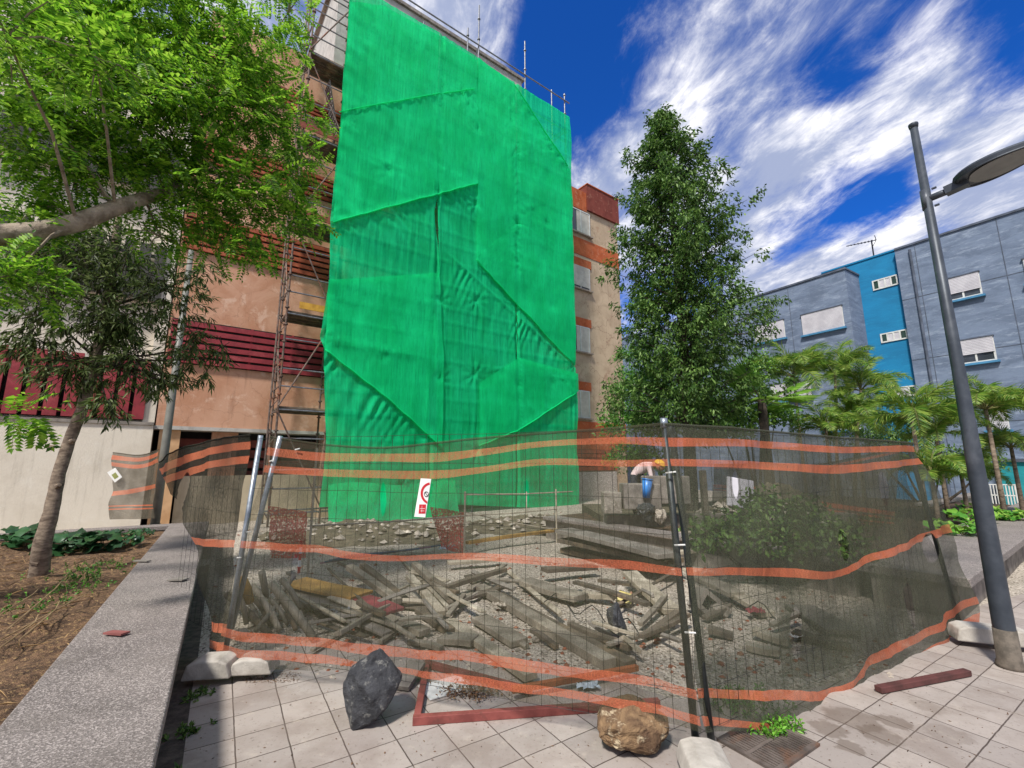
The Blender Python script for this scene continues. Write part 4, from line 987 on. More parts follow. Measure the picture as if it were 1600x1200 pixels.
# ---- dark leathery tree
f0 = G(62, 900, .33)
t2 = thing('olive_leaved_tree', 'slim tree with ringed trunk and dark drooping leaves in the left bed', 'tree', f0.to_tuple())
tp = [f0-Zv*.1, PY(66,850,5.5), PY(80,800,5.52), PY(92,740,5.55), PY(108,690,5.6), PY(128,640,5.6), PY(150,560,5.65), PY(168,480,5.7), PY(178,400,5.75), PY(190,300,5.8)]
rr_ = [.10,.086,.072,.066,.062,.06,.058,.06,.055,.035]
tq = []; rq = []
for i in range(len(tp)-1):
    for k in range(4):
        f = k/4; tq.append(tp[i].lerp(tp[i+1], f)); rq.append((rr_[i]*(1-f)+rr_[i+1]*f)*(1+.06*((k%2)*2-1)*random.random()))
MB().tube(tq, rq, 14).build('trunk', BARK2, t2, smooth=True)
for (x, y, dx) in ((68,838,-1),(90,760,1),(84,700,-1),(112,690,1),(60,880,-1)):
    p = PY(x, y, 5.5); MB().tube([p, p+Vector((dx*.06,-.04,.02))], [.035,.02], 8).build('branch_stub', BARK2, t2)
blobs = [(165,470,5.6,.85,1),(80,490,5.4,.75,1),(255,470,5.8,.65,.9),(300,545,5.9,.42,1),(205,575,5.7,.5,1.2),(115,590,5.5,.48,1.1),(345,560,6,.2,.8),(50,420,5.4,.6,1.4),(200,400,5.6,.65,.8),(310,430,6,.4,.6),(170,640,5.5,.3,1.0),(250,600,5.8,.3,.9),(40,560,5.3,.4,.8),(120,380,5.5,.6,1.2),(320,600,6,.14,1),(280,600,5.9,.2,.8),(180,520,5.7,.35,3.)]
P=[];D=[];Nn=[];Ls=[];Ws=[]; tw = MB()
for (bx, by, bY, br, dn) in blobs:
    c = PY(bx, by, bY); a_ = tp[6] if by > 480 else tp[7]
    tw.tube([a_, (a_+c)/2-Vector((0,0,.03)), c], [.022,.014,.006], 5)
    for _ in range(int(330*dn*br**1.8)):
        v = rdir(1)[0]*br*(rng.random()**.4); tip = np.array(c)+v*np.array([1,1,.85]); outd = nrm(v*np.array([1,1,.5])+np.array([0,0,-.15])+1e-6)
        if rng.random() < .25: tw.tube([Vector(tip-outd*.3), Vector(tip)], [.005,.003], 4, cap=False)
        for i in range(rng.integers(6,11)):
            P.append(tip - outd*rng.uniform(0,.14)); D.append(nrm(outd*.8+rdir(1)[0]*.75+np.array([0,0,-.3]))); Nn.append(rdir(1)[0]*.6+np.array([0,0,1])); Ls.append(rng.uniform(.08,.14)); Ws.append(rng.uniform(.018,.028))
leafmesh('foliage', P, D, Nn, Ls, Ws, OLIVE, t2, .15); tw.build('twigs', BARKD, t2)
print('olive', len(P))
# ---- tall pyramidal tree
base = PY(1078, 800, 11.); base.z = 0
t3 = thing('pyramid_tree', 'tall dark green cone shaped tree between the orange block and the blue building', 'tree', base.to_tuple())
def tp3(z):
    f = z/11.4; x = np.interp(z, [0, 3.3, 6, 9, 11.5], [PY(1078,760,11.).x, PY(1075,640,11.).x, PY(1062,470,11.).x, PY(1046,300,11.).x, PY(1032,185,11.).x])
    return Vector((x, 11., z))
MB().tube([tp3(z) for z in np.linspace(-.1, 11.2, 24)], [.16*(1-.9*i/23)+.012 for i in range(24)], 10).build('trunk', BARKD, t3, smooth=True)
prof = lambda z: np.interp(z, [2.2,3,4,5,6,7,8,9,9.8,10.5,11.1,11.5], [1.4,1.6,1.6,1.6,1.5,1.5,1.3,1.0,.76,.48,.26,.04])
P=[];D=[];Nn=[];Ls=[];Ws=[]; tw = MB()
nl = 170
for i in range(nl):
    z = 2.3+8.9*((i+rng.random())/nl)**.95; an = i*2.39996+rng.normal()*.3; r_ = prof(z)*rng.uniform(.68,1.18)*(1-.15*math.sin(z*3.7))
    if i % 11 == 3: r_ *= 1.18
    c0 = tp3(z-.25*r_); out_ = Vector((math.cos(an), math.sin(an), 0)); e = tp3(z)+out_*r_+Zv*(r_*.22)
    mid = (c0+e)/2+Zv*.05; tw.tube([c0, mid, e], [.028*(r_/1.7)+.005,.014,.004], 5)
    ncl = int(6+r_*9)
    for k in range(ncl):
        f = .16+.9*rng.random()**.75; p = np.array(c0.lerp(e, min(1,f))) + rdir(1)[0]*(.10+.20*r_/1.8)
        for _ in range(rng.integers(15,26)):
            q = p + rdir(1)[0]*rng.uniform(.02,.17)
            P.append(q); D.append(nrm(np.array([out_.x*.5, out_.y*.5, -.55])+rdir(1)[0]*.7)); Nn.append(rdir(1)[0]*.7+np.array([0,0,1])); Ls.append(rng.uniform(.09,.14)); Ws.append(rng.uniform(.038,.055))
# drooping side branches
for (x, y, rr2, kk) in ((1185,505,.28,26),(1200,490,.2,16),(1165,470,.3,30),(955,640,.22,22),(965,600,.16,10),(970,380,.2,14),(1150,380,.25,18),(990,255,.12,8),(1005,300,.15,8),(1200,520,.15,10)):
    c = PY(x, y, 11.); st_ = tp3(c.z-.3); tw.tube([st_, (st_+c)/2+Zv*.1, c], [.03,.018,.005], 5)
    for k in range(kk):
        p = np.array(c)+rdir(1)[0]*rr2*1.3
        for _ in range(9):
            P.append(p+rdir(1)[0]*.1); D.append(nrm(np.array([0,0,-.5])+rdir(1)[0]*.8)); Nn.append(rdir(1)[0]*.7+np.array([0,0,1])); Ls.append(rng.uniform(.09,.13)); Ws.append(rng.uniform(.035,.05))
leafmesh('foliage', P, D, Nn, Ls, Ws, PYR, t3, .2); tw.build('branches', BARKD, t3); print('pyr', len(P))
# ---- bushes behind
def bush(label, blobs, mat, L=(.09,.14), W=(.04,.06), dens=260, name='leafy_bush', group='broadleaf bushes beyond the fence'):
    cs = [PY(a, b, Y) for a, b, Y, r_ in blobs]; g = sum(cs, Vector())/len(cs); g.z = 0
    r = thing(name, label, 'bush', g.to_tuple(), group=group); P=[];D=[];Nn=[];Ls=[];Ws=[]; tw = MB()
    for c, (a, b, Y, br) in zip(cs, blobs):
        tw.tube([g, (g*.4+c*.6)+Vector((0,0,-.1)), c], [.06,.03,.01], 6)
        for _ in range(int(dens*br*br)):
            v = rdir(1)[0]; v[2] = abs(v[2])*.9-.25*rng.random(); p = np.array(c)+v*br*(rng.random()**.35)*(1+.25*mnoise.noise(Vector(v*2.5)+c))
            for _ in range(8):
                P.append(p+rdir(1)[0]*.13); D.append(nrm(v*.6+rdir(1)[0]*.8+np.array([0,0,-.2]))); Nn.append(rdir(1)[0]*.6+v*.5+np.array([0,0,.6])); Ls.append(rng.uniform(*L)); Ws.append(rng.uniform(*W))
    leafmesh('foliage', P, D, Nn, Ls, Ws, mat, r, .2); tw.build('stems', BARKD, r); return r
bush('broad mid green bush directly behind the foot of the cone shaped tree', [(1000,610,14,1.),(1050,640,13.5,1.1),(990,670,13,1.),(1100,640,14,1.),(1060,580,15,1.)], BUSH)
bush('rounded light green bush between the cone shaped tree and the fan palm', [(1150,600,14,.9),(1190,575,14.5,.7),(1170,650,13,1.),(1130,680,12.5,.9),(1210,660,12.5,.7)], leafmat('yellow_green_leaves', ['#3d6a24','#5c8f32','#83ad48','#9cc25c'], .35,.4))
bush('pale green hedge strip low behind the fence top beside the orange block', [(985,720,12.5,.7),(1020,730,12.,.7),(985,560,17,.7)], BUSH, dens=200)
bush('dark bush behind the right palms at the turquoise wall', [(1400,700,15,1.),(1470,730,15,1.),(1350,690,16,1.1),(1540,730,14,.6)], PYR, dens=160)
bush('low dark green leafy heap on the rubble behind the right netting', [(1110,845,6.4,.34),(1160,835,6.6,.4),(1215,850,6.2,.36),(1270,845,6.2,.38),(1320,860,6.0,.32),(1190,800,7.4,.4),(1260,810,7.2,.35)], PYR, (.06,.12), (.035,.07), 420, 'leafy_heap', None)
# ---- fan palm
fc = PY(1190, 625, 11.5); fb_ = Vector((fc.x, fc.y, 0))
t4 = thing('fan_palm', 'fan palm with bright stiff blades behind the fence right of the cone tree', 'palm', fb_.to_tuple())
MB().tube([fb_, fb_.lerp(fc, .5), fc], [.14,.12,.1], 10).build('trunk', BARKD, t4, smooth=True)
P=[];D=[];Nn=[];Ls=[];Ws=[]; tw = MB()
for k in range(15):
    an = k*2.4; el = rng.uniform(-.3,1.0); dd = np.array([math.cos(an)*math.cos(el), math.sin(an)*math.cos(el)-.1, math.sin(el)]); tip = np.array(fc)+dd*rng.uniform(.55,.8)
    tw.tube([fc, Vector(tip)], [.015,.009], 4); up = nrm(np.array([0,0,1])-dd*dd[2]+1e-3); side = np.cross(dd, up)
    for i in range(26):
        a = (i/25-.5)*3.9; P.append(tip); D.append(dd*math.cos(a)+side*math.sin(a)+up*.12*math.cos(a*2)); Nn.append(up); Ls.append(rng.uniform(.6,.78)*(1-.16*abs(a))); Ws.append(.05)
leafmesh('fan_blades', P, D, Nn, Ls, Ws, FAN, t4, .3); tw.build('leaf_stalks', TWIG, t4)
# ---- areca palms
def areca(label, px, py, Y, nf=17, L=1.5, seed=0, lean=0.):
    c = PY(px, py, Y); b = Vector((c.x+lean, Y, 0)); r = thing('areca_palm', label, 'palm', b.to_tuple(), group='feathery palms in front of the blue building')
    MB().tube([b, b.lerp(c, .5)+Vector((lean*.1,0,0)), c], [.06,.045,.035], 8).build('trunk', BARK2, r, smooth=True)
    P=[];D=[];Nn=[];Ls=[];Ws=[]; tw = MB(); rr = random.Random(seed)
    for k in range(nf):
        an = k*2.4+rr.uniform(-.3,.3); el = rr.uniform(.2,1.5); Lk = L*rr.uniform(.65,1.15)
        h_ = np.array([math.cos(an), math.sin(an), 0]); pos = np.array(c); pl_ = [Vector(pos)]; n_ = 44; rr_d = rr.uniform(1.2,2.6)
        for i in range(n_):
            f = i/n_; e = el - f*f*rr_d - f*.3; d = h_*math.cos(e)+np.array([0,0,math.sin(e)]); pos = pos + d*Lk/n_
            pl_.append(Vector(pos))
            if f > .12:
                side = nrm(np.cross(d, np.array([0,0,1.])+h_*.001)); up = np.cross(side, d)
                q = math.sin(math.pi*min(1, .18+f*.86))**.6
                for sg_ in (-1,1):
                    P.append(pos.copy()); D.append(nrm(side*sg_+d*.9+up*rng.uniform(-.9,.45)+rdir(1)[0]*.12)); Nn.append(up+rdir(1)[0]*.15); Ls.append(.40*q*L/1.5*rng.uniform(.8,1.1)); Ws.append(.015)
                    P.append(pos+d*Lk/n_*.5); D.append(nrm(side*sg_+d*.95+up*rng.uniform(-.9,.45)+rdir(1)[0]*.12)); Nn.append(up+rdir(1)[0]*.15); Ls.append(.38*q*L/1.5*rng.uniform(.7,1.15)); Ws.append(.014)
        tw.tube(pl_, [.014-.012*i/n_ for i in range(n_+1)], 4, cap=False)
    leafmesh('fronds', P, D, Nn, Ls, Ws, PALM, r, .2); tw.build('frond_stalks', TWIG, r)
areca('tall feathery palm whose crown stands left below the white shutters', 1240, 590, 14., L=1.7, seed=1)
areca('feathery palm crown second from the left before the slate wing', 1305, 590, 14.5, L=1.9, seed=2, lean=-.4)
areca('feathery palm with a bare slanted stem just left of the blue tower', 1345, 610, 13.5, L=1.5, seed=3, lean=-.7)
areca('short feathery palm low behind the netting left of the lamp', 1290, 670, 12., L=1.1, seed=4)
areca('yellowish feathery palm drooping over the right end of the netting', 1425, 655, 10.5, L=1.5, seed=5)
areca('dense feathery palm close left of the street lamp', 1462, 680, 11., L=1.2, seed=6)
areca('feathery palm rising right of the street lamp', 1540, 640, 10.5, L=1.35, seed=7)
areca('feathery palm cut by the right picture edge', 1610, 640, 10.5, L=1.3, seed=8)
areca('low feathery palm at the foot of the palms near the white railing', 1500, 730, 11.5, L=.9, seed=9)
areca('low arching palm clump tucked behind the net top left of the blue tower', 1335, 655, 12.5, L=1.3, seed=11)
areca('low palm clump hugging the right end of the netting', 1455, 740, 10.2, L=1.0, seed=14)
areca('drooping palm crown low at the right picture edge', 1580, 700, 11, L=1.1, seed=16)
areca('young palm behind the wall left of the white railing', 1525, 745, 12.5, L=.9, seed=17)
# ---- broad leaf ground plants
def broad(name, label, cat, specs, mat, n_, rad, leaf=(.14,.2), h=(.05,.22), group=None):
    c0 = sum([s_[0] for s_ in specs], Vector())/len(specs)
    r = thing(name, label, cat, c0.to_tuple(), group=group); vs=[]; mb = MB(); sm = MB()
    for c, rd in specs:
        for _ in range(int(n_*rd/rad)):
            a = random.uniform(0,6.28); q = rd*random.random()**.5; p = c+Vector((math.cos(a)*q, math.sin(a)*q, random.uniform(*h))); s_ = random.uniform(*leaf)
            nz = Vector((random.uniform(-.6,.6), random.uniform(-.8,.3), 1)).normalized(); X = nz.cross(Vector((math.cos(a), math.sin(a), .1))).normalized(); Y = nz.cross(X)
            k = len(mb.v); ring = []
            for i in range(11):
                t_ = i/11*6.283; rr = s_*.5*(1-.22*math.cos(t_)**8*(1 if math.cos(t_) > 0 else 0))*(1+.08*math.sin(5*t_))
                ring.append(p+X*math.sin(t_)*rr+Y*math.cos(t_)*rr-nz*(.25*rr*abs(math.sin(t_))-.02*math.sin(4*t_)))
            mb.add([p]+ring, [(0, i+1, (i+1)%11+1) for i in range(11)])
            sm.tube([c+Vector((math.cos(a)*q*.4, math.sin(a)*q*.4, -.02)), p], .004, 4, cap=False)
    mb.build('leaves', mat, r, smooth=True); sm.build('stems', TWIG, r); return r
broad('squash_plant', 'bright broad leaved plant trailing over the bed right of the netting', 'plant', [(G(1495,835,.45),.35),(G(1520,815,.45),.4),(G(1550,812,.45),.3)], BIGL, 45, .4)
broad('squash_plant', 'bright broad leaved plant spilling toward the kerb right of the lamp', 'plant', [(G(1575,812,.45),.35),(G(1530,800,.45),.4)], BIGL, 38, .4)
broad('broad_leaved_plant', 'dark glossy broad leaved plant by the slim tree trunk at the wall', 'plant', [(G(110,862,.36),.42),(G(165,855,.36),.38),(G(40,850,.36),.4)], BIGD, 40, .4, (.16,.24), (.05,.26))
broad('broad_leaved_plant', 'small dark plant near the far corner of the bench wall', 'plant', [(G(200,850,.36),.25),(G(225,838,.36),.2)], BIGD, 22, .25, (.06,.1), (.03,.14))
def weed(label, spots, n_, L, mat, name='weed_clump', spread=.16, group='weeds'):
    c = sum([s_ for s_ in spots], Vector())/len(spots); r = thing(name, label, 'weed', c.to_tuple(), group=group); P=[];D=[];Nn=[];Ls=[];Ws=[]; sm = MB()
    for s_ in spots:
        for _ in range(n_):
            b = np.array(s_)+np.append(rng.normal(size=2)*spread, 0); d = nrm(np.append(rng.normal(size=2)*.5, 1)); hh = rng.uniform(.4,1)*L
            sm.tube([Vector(b), Vector(b+d*hh)], .002, 3, cap=False)
            for k in range(7):
                P.append(b+d*hh*rng.uniform(.2,1)); D.append(nrm(rdir(1)[0]+np.array([0,0,.4]))); Nn.append(rdir(1)[0]+np.array([0,0,1])); Ls.append(rng.uniform(.02,.045)); Ws.append(rng.uniform(.01,.02))
    leafmesh('leaves', P, D, Nn, Ls, Ws, mat, r, .2); sm.build('stems', TWIG, r)
weed('green weed clump on the brown mulch right of the slim trunk', [G(130,905,.36), G(150,890,.36), G(115,925,.36)], 34, .12, BUSH)
weed('small weed at the left mulch edge near the picture border', [G(30,960,.36), G(70,945,.36)], 12, .08, BUSH)
weed('fresh green weed growing through the drain grate', [G(1205,1150,.0), G(1228,1143,.0)], 26, .1, leafmat('fresh_weed', ['#4f8f2a','#74b43a','#93cc52'], .4), spread=.04)
weed('weed row growing along the foot of the net left of the grate', [G(1130,1105,.0), G(1160,1108,.0), G(1190,1104,.0)], 24, .12, BUSH, spread=.07)
weed('moss and weeds in the gap beside the left bench wall', [V2*3.2+U2*-.06, V2*3.7+U2*-.05, V2*4.2+U2*.02, V2*2.7+U2*-.08], 20, .03, PYR, spread=.05)
# green rubble heap plants behind the net
weed('tangle of weeds over the rubble heap behind the right netting', [G(1110,830,.35)+Vector((i*.45,.35*((i*7)%3),.05*(i%3))) for i in range(9)], 60, .25, PYR, spread=.25)
# dead stalks on the soil (countless)
P=[];D=[];Nn=[];Ls=[];Ws=[]
st_root = thing('dry_grass', None, None, (0,0,0)); 
for _ in range(1500):
    s_ = rng.uniform(1,10.8); e = -.7-rng.uniform(.1,5.5); q = V2*float(s_)+U2*float(e); P.append([q.x, q.y, .35+rng.uniform(0,.05)]); D.append(nrm(np.append(rdir(1)[0][:2], rng.uniform(-.05,.25)))); Nn.append([0,0,1]); Ls.append(rng.uniform(.03,.22)); Ws.append(rng.uniform(.004,.012))
bpy.data.objects.remove(st_root)
o = leafmesh('dry_grass', P, D, Nn, Ls, Ws, DRY, None, .2); tag(o, kind='stuff')
br_ = MB()
for (a, b) in (((10,985),(110,890)),((0,1000),(150,920)),((30,1000),(95,935)),((0,960),(60,920)),((0,1012),(60,960)),((60,905),(150,870))):
    A, B = G(*a, .42), G(*b, .39); m_ = (A+B)/2+Vector((.05,.05,.04)); br_.tube([A, m_, B], [.006,.006,.003], 5)
tag(br_.build('dry_twigs', M('pale_twig', '#a48a68', '#7c6549', 8)), kind='stuff')
# ================================================================== STREET LAMP (right) and pole (left)
LAMP = M('dark_grey_lamp_paint', '#474d55', '#3a4048', 5, rough=.45, bump=.06, metal=.3, c3='#5b5f66', s3=2)
LAMPD = M('scuffed_lamp_base', '#6b6258', '#4e4840', 12, rough=.8, bump=.4, bscale=40)
f = G(1580, 1044); ptop = Vector((f.x-.0, f.y+.02, 5.03))
lp = thing('street_lamp', 'tall dark grey tapered lamp post with a flat oval head on the right', 'street lamp', f.to_tuple())
MB().tube([f, f+Zv*.35, f+Zv*1.2, f+Zv*2.5, ptop], [.072,.07,.064,.047,.031], 28).build('pole', LAMP, lp, smooth=True)
MB().tube([f, f+Zv*.03, f+Zv*.06, f+Zv*.30], [.092,.09,.078,.0735], 28).build('base_sleeve', LAMPD, lp, smooth=True)
MB().tube([ptop-Zv*.035, ptop+Zv*.0, ptop+Zv*.012], [.035,.041,.039], 24).build('cap', LAMP, lp, smooth=True)
dr = Vector((.55, -.83, .0)).normalized(); sd_ = Vector((-dr.y, dr.x, 0)); hz = 4.2
hc = Vector((ptop.x, ptop.y, hz))
MB().tube([hc, hc+dr*.2+Zv*.01], [.032,.032], 14).build('arm', LAMP, lp, smooth=True)
MB().tube([hc-Zv*.1, hc+Zv*.1], .041, 20).build('collar', LAMP, lp, smooth=True)
for z in (-.09, .09): 
    MB().tube([hc+Zv*z+sd_*.0+dr*.05, hc+Zv*z+dr*.085], .012, 6).build('bolt', LAMP, lp)
tl_ = (dr*math.cos(.12)+Zv*math.sin(.12)).normalized(); upn = sd_.cross(tl_)*-1
if upn.z < 0: upn = -upn
MB().box(hc+dr*.22+Zv*.02, (.16,.09,.075), (tl_, sd_, upn)).build('socket', LAMP, lp)
def outline(t):   # teardrop, t 0..1 along, returns half width
    return .195*math.sin(math.pi*min(1, t**.72))**.62*(1-.0*t) + .02*(1-t)
mb = MB(); n1 = 26; hl = .70; st_ = hc+dr*.2+Zv*.03; ring = []
for i in range(n1+1): t_ = i/n1; ring.append((t_*hl, outline(t_)))
rg = ring + [(a, -b) for a, b in ring[::-1]]
def rp(a, b, h): return st_+tl_*a+sd_*b+upn*h
k = len(rg); lev = [(.0,.97),(.028,1.),(.05,.93),(.068,.7),(.078,.35)]
vs = []; fs = []
for h, sc_ in lev:
    for a, b in rg: vs.append(rp(hl*.52+(a-hl*.52)*sc_, b*sc_, h))
for l in range(len(lev)-1):
    for i in range(k): fs.append((l*k+i, l*k+(i+1)%k, (l+1)*k+(i+1)%k, (l+1)*k+i))
fs.append(tuple(range((len(lev)-1)*k, len(lev)*k))); fs.append(tuple(range(k))[::-1])
mb.add(vs, fs); mb.build('head', LAMP, lp, smooth=False)
mb = MB(); rim = [rp(hl*.52+(a-hl*.52)*.93, b*.93, -.006) for a, b in rg]; mb.tube(rim+[rim[0]], .009, 6, cap=False); mb.build('rim', LAMP, lp)
MB().poly([rp(hl*.56+(a-hl*.52)*.78, b*.8, -.007) for a, b in rg], .005, upn*-1).build('diffuser', M('frosted_lens', '#6e6d6c', '#605f5e', 5, rough=.35, bump=0), lp)
pf_ = PY(243, 812, 9.7); pf_.z = 0
lp2 = thing('grey_pole', 'slim grey pole rising behind the leafy trees on the left', 'pole', pf_.to_tuple())
MB().tube([pf_, pf_+Zv*2, pf_+Zv*6.5], [.085,.08,.055], 14).build('shaft', M('grey_pole_paint', '#77776f', '#66665f', 5, rough=.5), lp2, smooth=True)
MB().tube([pf_, pf_+Zv*.4], .1, 14).build('base_sleeve', bpy.data.materials['grey_pole_paint'], lp2, smooth=True)
# ================================================================== FOREGROUND STONES, FRAME, GRATE
def stonemat(name, a, b, c, s=6, bump=1.):
    m, t, p, o = newmat(name); oc = t.new('ShaderNodeTexCoord').outputs['Object']
    col = t.mix(t.ss(t.noise(oc, s, 9, .65, .6), .38, .62), C(a), C(b)); col = t.mix(t.ss(t.noise(oc, s*1.7, 8, .7), .55, .66), col, C(c))
    col = t.mix(t.ss(t.noise(oc, s*9, 4), .62, .7, 0, .6), col, tuple(x*.35 for x in C(a)))
    t.put(p.inputs['Base Color'], col); p.inputs['Roughness'].default_value = .9
    bumpto(t, p, t.noise(oc, s*3.5, 9, .7), bump, .02); return m
BAS = stonemat('basalt', '#515256', '#36373b', '#7f7e7a', 9, 1.6)
BRN = stonemat('brown_stone', '#8e7354', '#5a4330', '#b9a88b', 7)
GRY = stonemat('grey_rubble', '#a0988c', '#7d756a', '#bdb4a6', 5)
LGT = stonemat('pale_rubble', '#c3b9a9', '#a2978a', '#ddd4c5', 6)
c = G(580, 1128)+Zv*.10
def facet(o, w_=.0): fixn(o); return o
HP = [(0,.0,.255),(.04,.05,.24),(.19,-.02,.07),(.18,.10,.05),(.165,-.05,-.03),(.05,-.11,-.16),(-.10,-.10,-.225),(-.14,.02,-.22),(-.20,-.03,.03),(-.19,.10,.04),(-.15,-.02,.15),(-.05,-.12,.09),(.06,-.13,.02),(.03,.15,.1),(.02,.13,-.18),(-.08,-.13,-.06)]
o = facet(rockmesh(c+Vector((0,.0,.10)), (1.85,2.1,1.85), 11, 0, 5, .011, Matrix.Identity(3), hull=HP).build('dark_rock', BAS)); tag(o, 'jagged dark grey basalt block standing on the tiles left of the red frame', 'rock')
c = G(990, 1172)+Zv*.125
o = facet(rockmesh(c+Vector((0,.04,.0)), (.50,.40,.30), 23, 40, 4, .045, Matrix.Rotation(R(20), 3, 'Z')).build('brown_boulder', BRN, smooth=False)); tag(o, 'rounded brown boulder holding down the net on the tiles', 'rock')
REDP = M('oxide_red_paint', '#8a4a44', '#713935', 7, rough=.6, bump=.25, bscale=30, c3='#5b3a33', s3=5)
fr = thing('steel_frame', 'flat oxide red steel frame lying on the tiles between the two rocks', 'frame', G(820, 1085).to_tuple())
def bar(name, a, b, w_, h_, z, par, mat, lab=None):
    A, B = G(*a, z), G(*b, z); o = MB().beam(A, B, w_, h_).build(name, mat, par); bevel(o, .003, 2); 
    if lab: o['label'] = lab
    return o
bar('front_bar', (645,1125), (1030,1098), .045, .05, .03, fr, REDP)
bar('side_bar', (652,1121), (668,1035), .045, .048, .031, fr, REDP)
bar('back_bar', (664,1036), (830,1080), .045, .046, .033, fr, REDP)
bar('cross_bar', (800,1078), (996,1043), .04, .04, .075, fr, M('brown_timber_strip', '#9c5a35', '#7a4326', 6, bump=.3))
WOODA = M('weathered_timber', '#8b8376', '#6a6358', 4, bump=.3, bscale=22, c3='#a39a89', s3=2.4, sc=(1,1,1), dist=.01)
WOODB = M('dark_timber', '#6a6054', '#4a433a', 4, bump=.3, bscale=24, c3='#83725b', s3=3)
WOODC = M('pale_timber', '#aba18f', '#8d8473', 4, bump=.3, bscale=24, c3='#c2b9a6', s3=3)
WOODG = M('ochre_board', '#b58f4e', '#96723b', 4, bump=.3, c3='#7e6238', s3=2)
MRN = M('maroon_board', '#8b3c42', '#74323a', 5, bump=.3)
GRB = M('grey_board', '#88827a', '#6c665f', 3, bump=.3, c3='#9f988e', s3=2)
# long red bar on the far right
A, B = G(1372, 1077, .03), G(1512, 1050, .03)
o = MB().beam(A, B, .055, .04).build('red_beam', M('dull_red_brown', '#5f3835', '#4a2d2a', 7, rough=.7, bump=.25)); bevel(o, .004); tag(o, 'dark red steel beam poking out under the right netting', 'beam')
A, B = G(625,1075,.03), G(652,1035,.1); o = MB().beam(A, B, .14, .03).build('board', GRB); tag(o, 'short grey board end leaning beside the dark basalt block', 'board')
o = MB().box(G(696,1073,.012), (.34,.24,.006), (U2, V2, Zv)).build('paper_sheet', WP); tag(o, 'white sheet lying inside the red steel frame', 'sheet')
# leaf litter (countless)
P=[];D=[];Nn=[];Ls=[];Ws=[]
for _ in range(420):
    g = G(735, 1085); q = rng.normal(size=2)*np.array([.13,.06]); P.append([g.x+q[0]+.02, g.y+q[1], .012+abs(rng.normal())*.02]); D.append(nrm(rdir(1)[0]*np.array([1,1,.3]))); Nn.append(nrm(rdir(1)[0]*.4+np.array([0,0,1]))); Ls.append(rng.uniform(.015,.05)); Ws.append(rng.uniform(.005,.018))
for _ in range(700):
    px = rng.uniform(285, 1580); g = G(px, rng.uniform(1045,1198)); 
    if rng.random() < .5: g = G(rng.uniform(380,470), rng.uniform(1052,1068))
    P.append([g.x, g.y, .007]); D.append(nrm(rdir(1)[0]*np.array([1,1,.2]))); Nn.append(nrm(rdir(1)[0]*.3+np.array([0,0,1]))); Ls.append(rng.uniform(.004,.022)); Ws.append(rng.uniform(.003,.009))
o = leafmesh('leaf_litter', P, D, Nn, Ls, Ws, leafmat('litter', ['#5a4030','#7c5a3e','#3d2f26','#8f7350'], .1, .8), None, .2); tag(o, kind='stuff')
# drain grate
gt = [G(1118,1155,.006), G(1195,1128,.006), G(1281,1148,.006), G(1218,1205,.006)]
gc = sum(gt, Vector())/4; X = (gt[2]-gt[1]+gt[3]-gt[0]).normalized(); Y = Vector((-X.y, X.x, 0)); gw, gh = .44, .33
gc = G(1200, 1163, 0); gr = thing('drain_grate', 'rusty dark square drain grate with weeds at the bottom right of the dark posts', 'drain grate', gc.to_tuple())
X = U2; Y = V2; IRON = M('cast_iron', '#6a605a', '#4c443f', 9, rough=.7, bump=.4, c3='#6a4f40', s3=5)
MB().box(gc+Zv*.0065, (gw,gh,.003), (X,Y,Zv)).build('pit_shade_plate', M('pit_shade', '#0e0c0b', '#070606', 4), gr)  # flat black plate painted as the darkness under the bars
mb = MB()
for s_ in (-1,1): mb.box(gc+Y*s_*gh/2+Zv*.0125, (gw+.03,.03,.014), (X,Y,Zv)); mb.box(gc+X*s_*gw/2+Zv*.0122, (.03,gh-.032,.0132), (X,Y,Zv))
mb.box(gc+Zv*.0121, (gw-.032,.022,.0128), (X,Y,Zv)); mb.build('rim', IRON, gr)
for i in range(17):
    x = -gw/2+.03+i*(gw-.06)/16
    for s_ in (-1,1): MB().box(gc+X*x+Y*s_*(gh/4)+Zv*.0118, (.012,gh/2-.028,.012), (X,Y,Zv)).build('bar', IRON, gr)
# tile shards on the bench wall
for (px, py, w_, h_, a, lab) in ((182,990,.16,.055,-8,'red clay tile shard lying on the speckled bench wall'),(222,877,.2,.05,-5,'thin grey slate shard farthest along the bench wall'),(278,906,.17,.09,3,'thin grey slate shard near the inner edge of the bench wall')):
    g = G(px, py, .463); Xa = Vector((math.cos(R(a)), math.sin(R(a)), 0)); Ya = Vector((-Xa.y, Xa.x, 0))
    mb = MB().poly([g-Xa*w_/2-Ya*h_/2, g+Xa*w_*.45-Ya*h_*.6, g+Xa*w_/2+Ya*h_/2, g-Xa*w_*.4+Ya*h_*.5], .012, Zv)
    tag(mb.build('tile_shard', M('clay_tile', '#8d5550', '#774541', 6) if 'red' in lab else GRB), lab, 'tile shard')
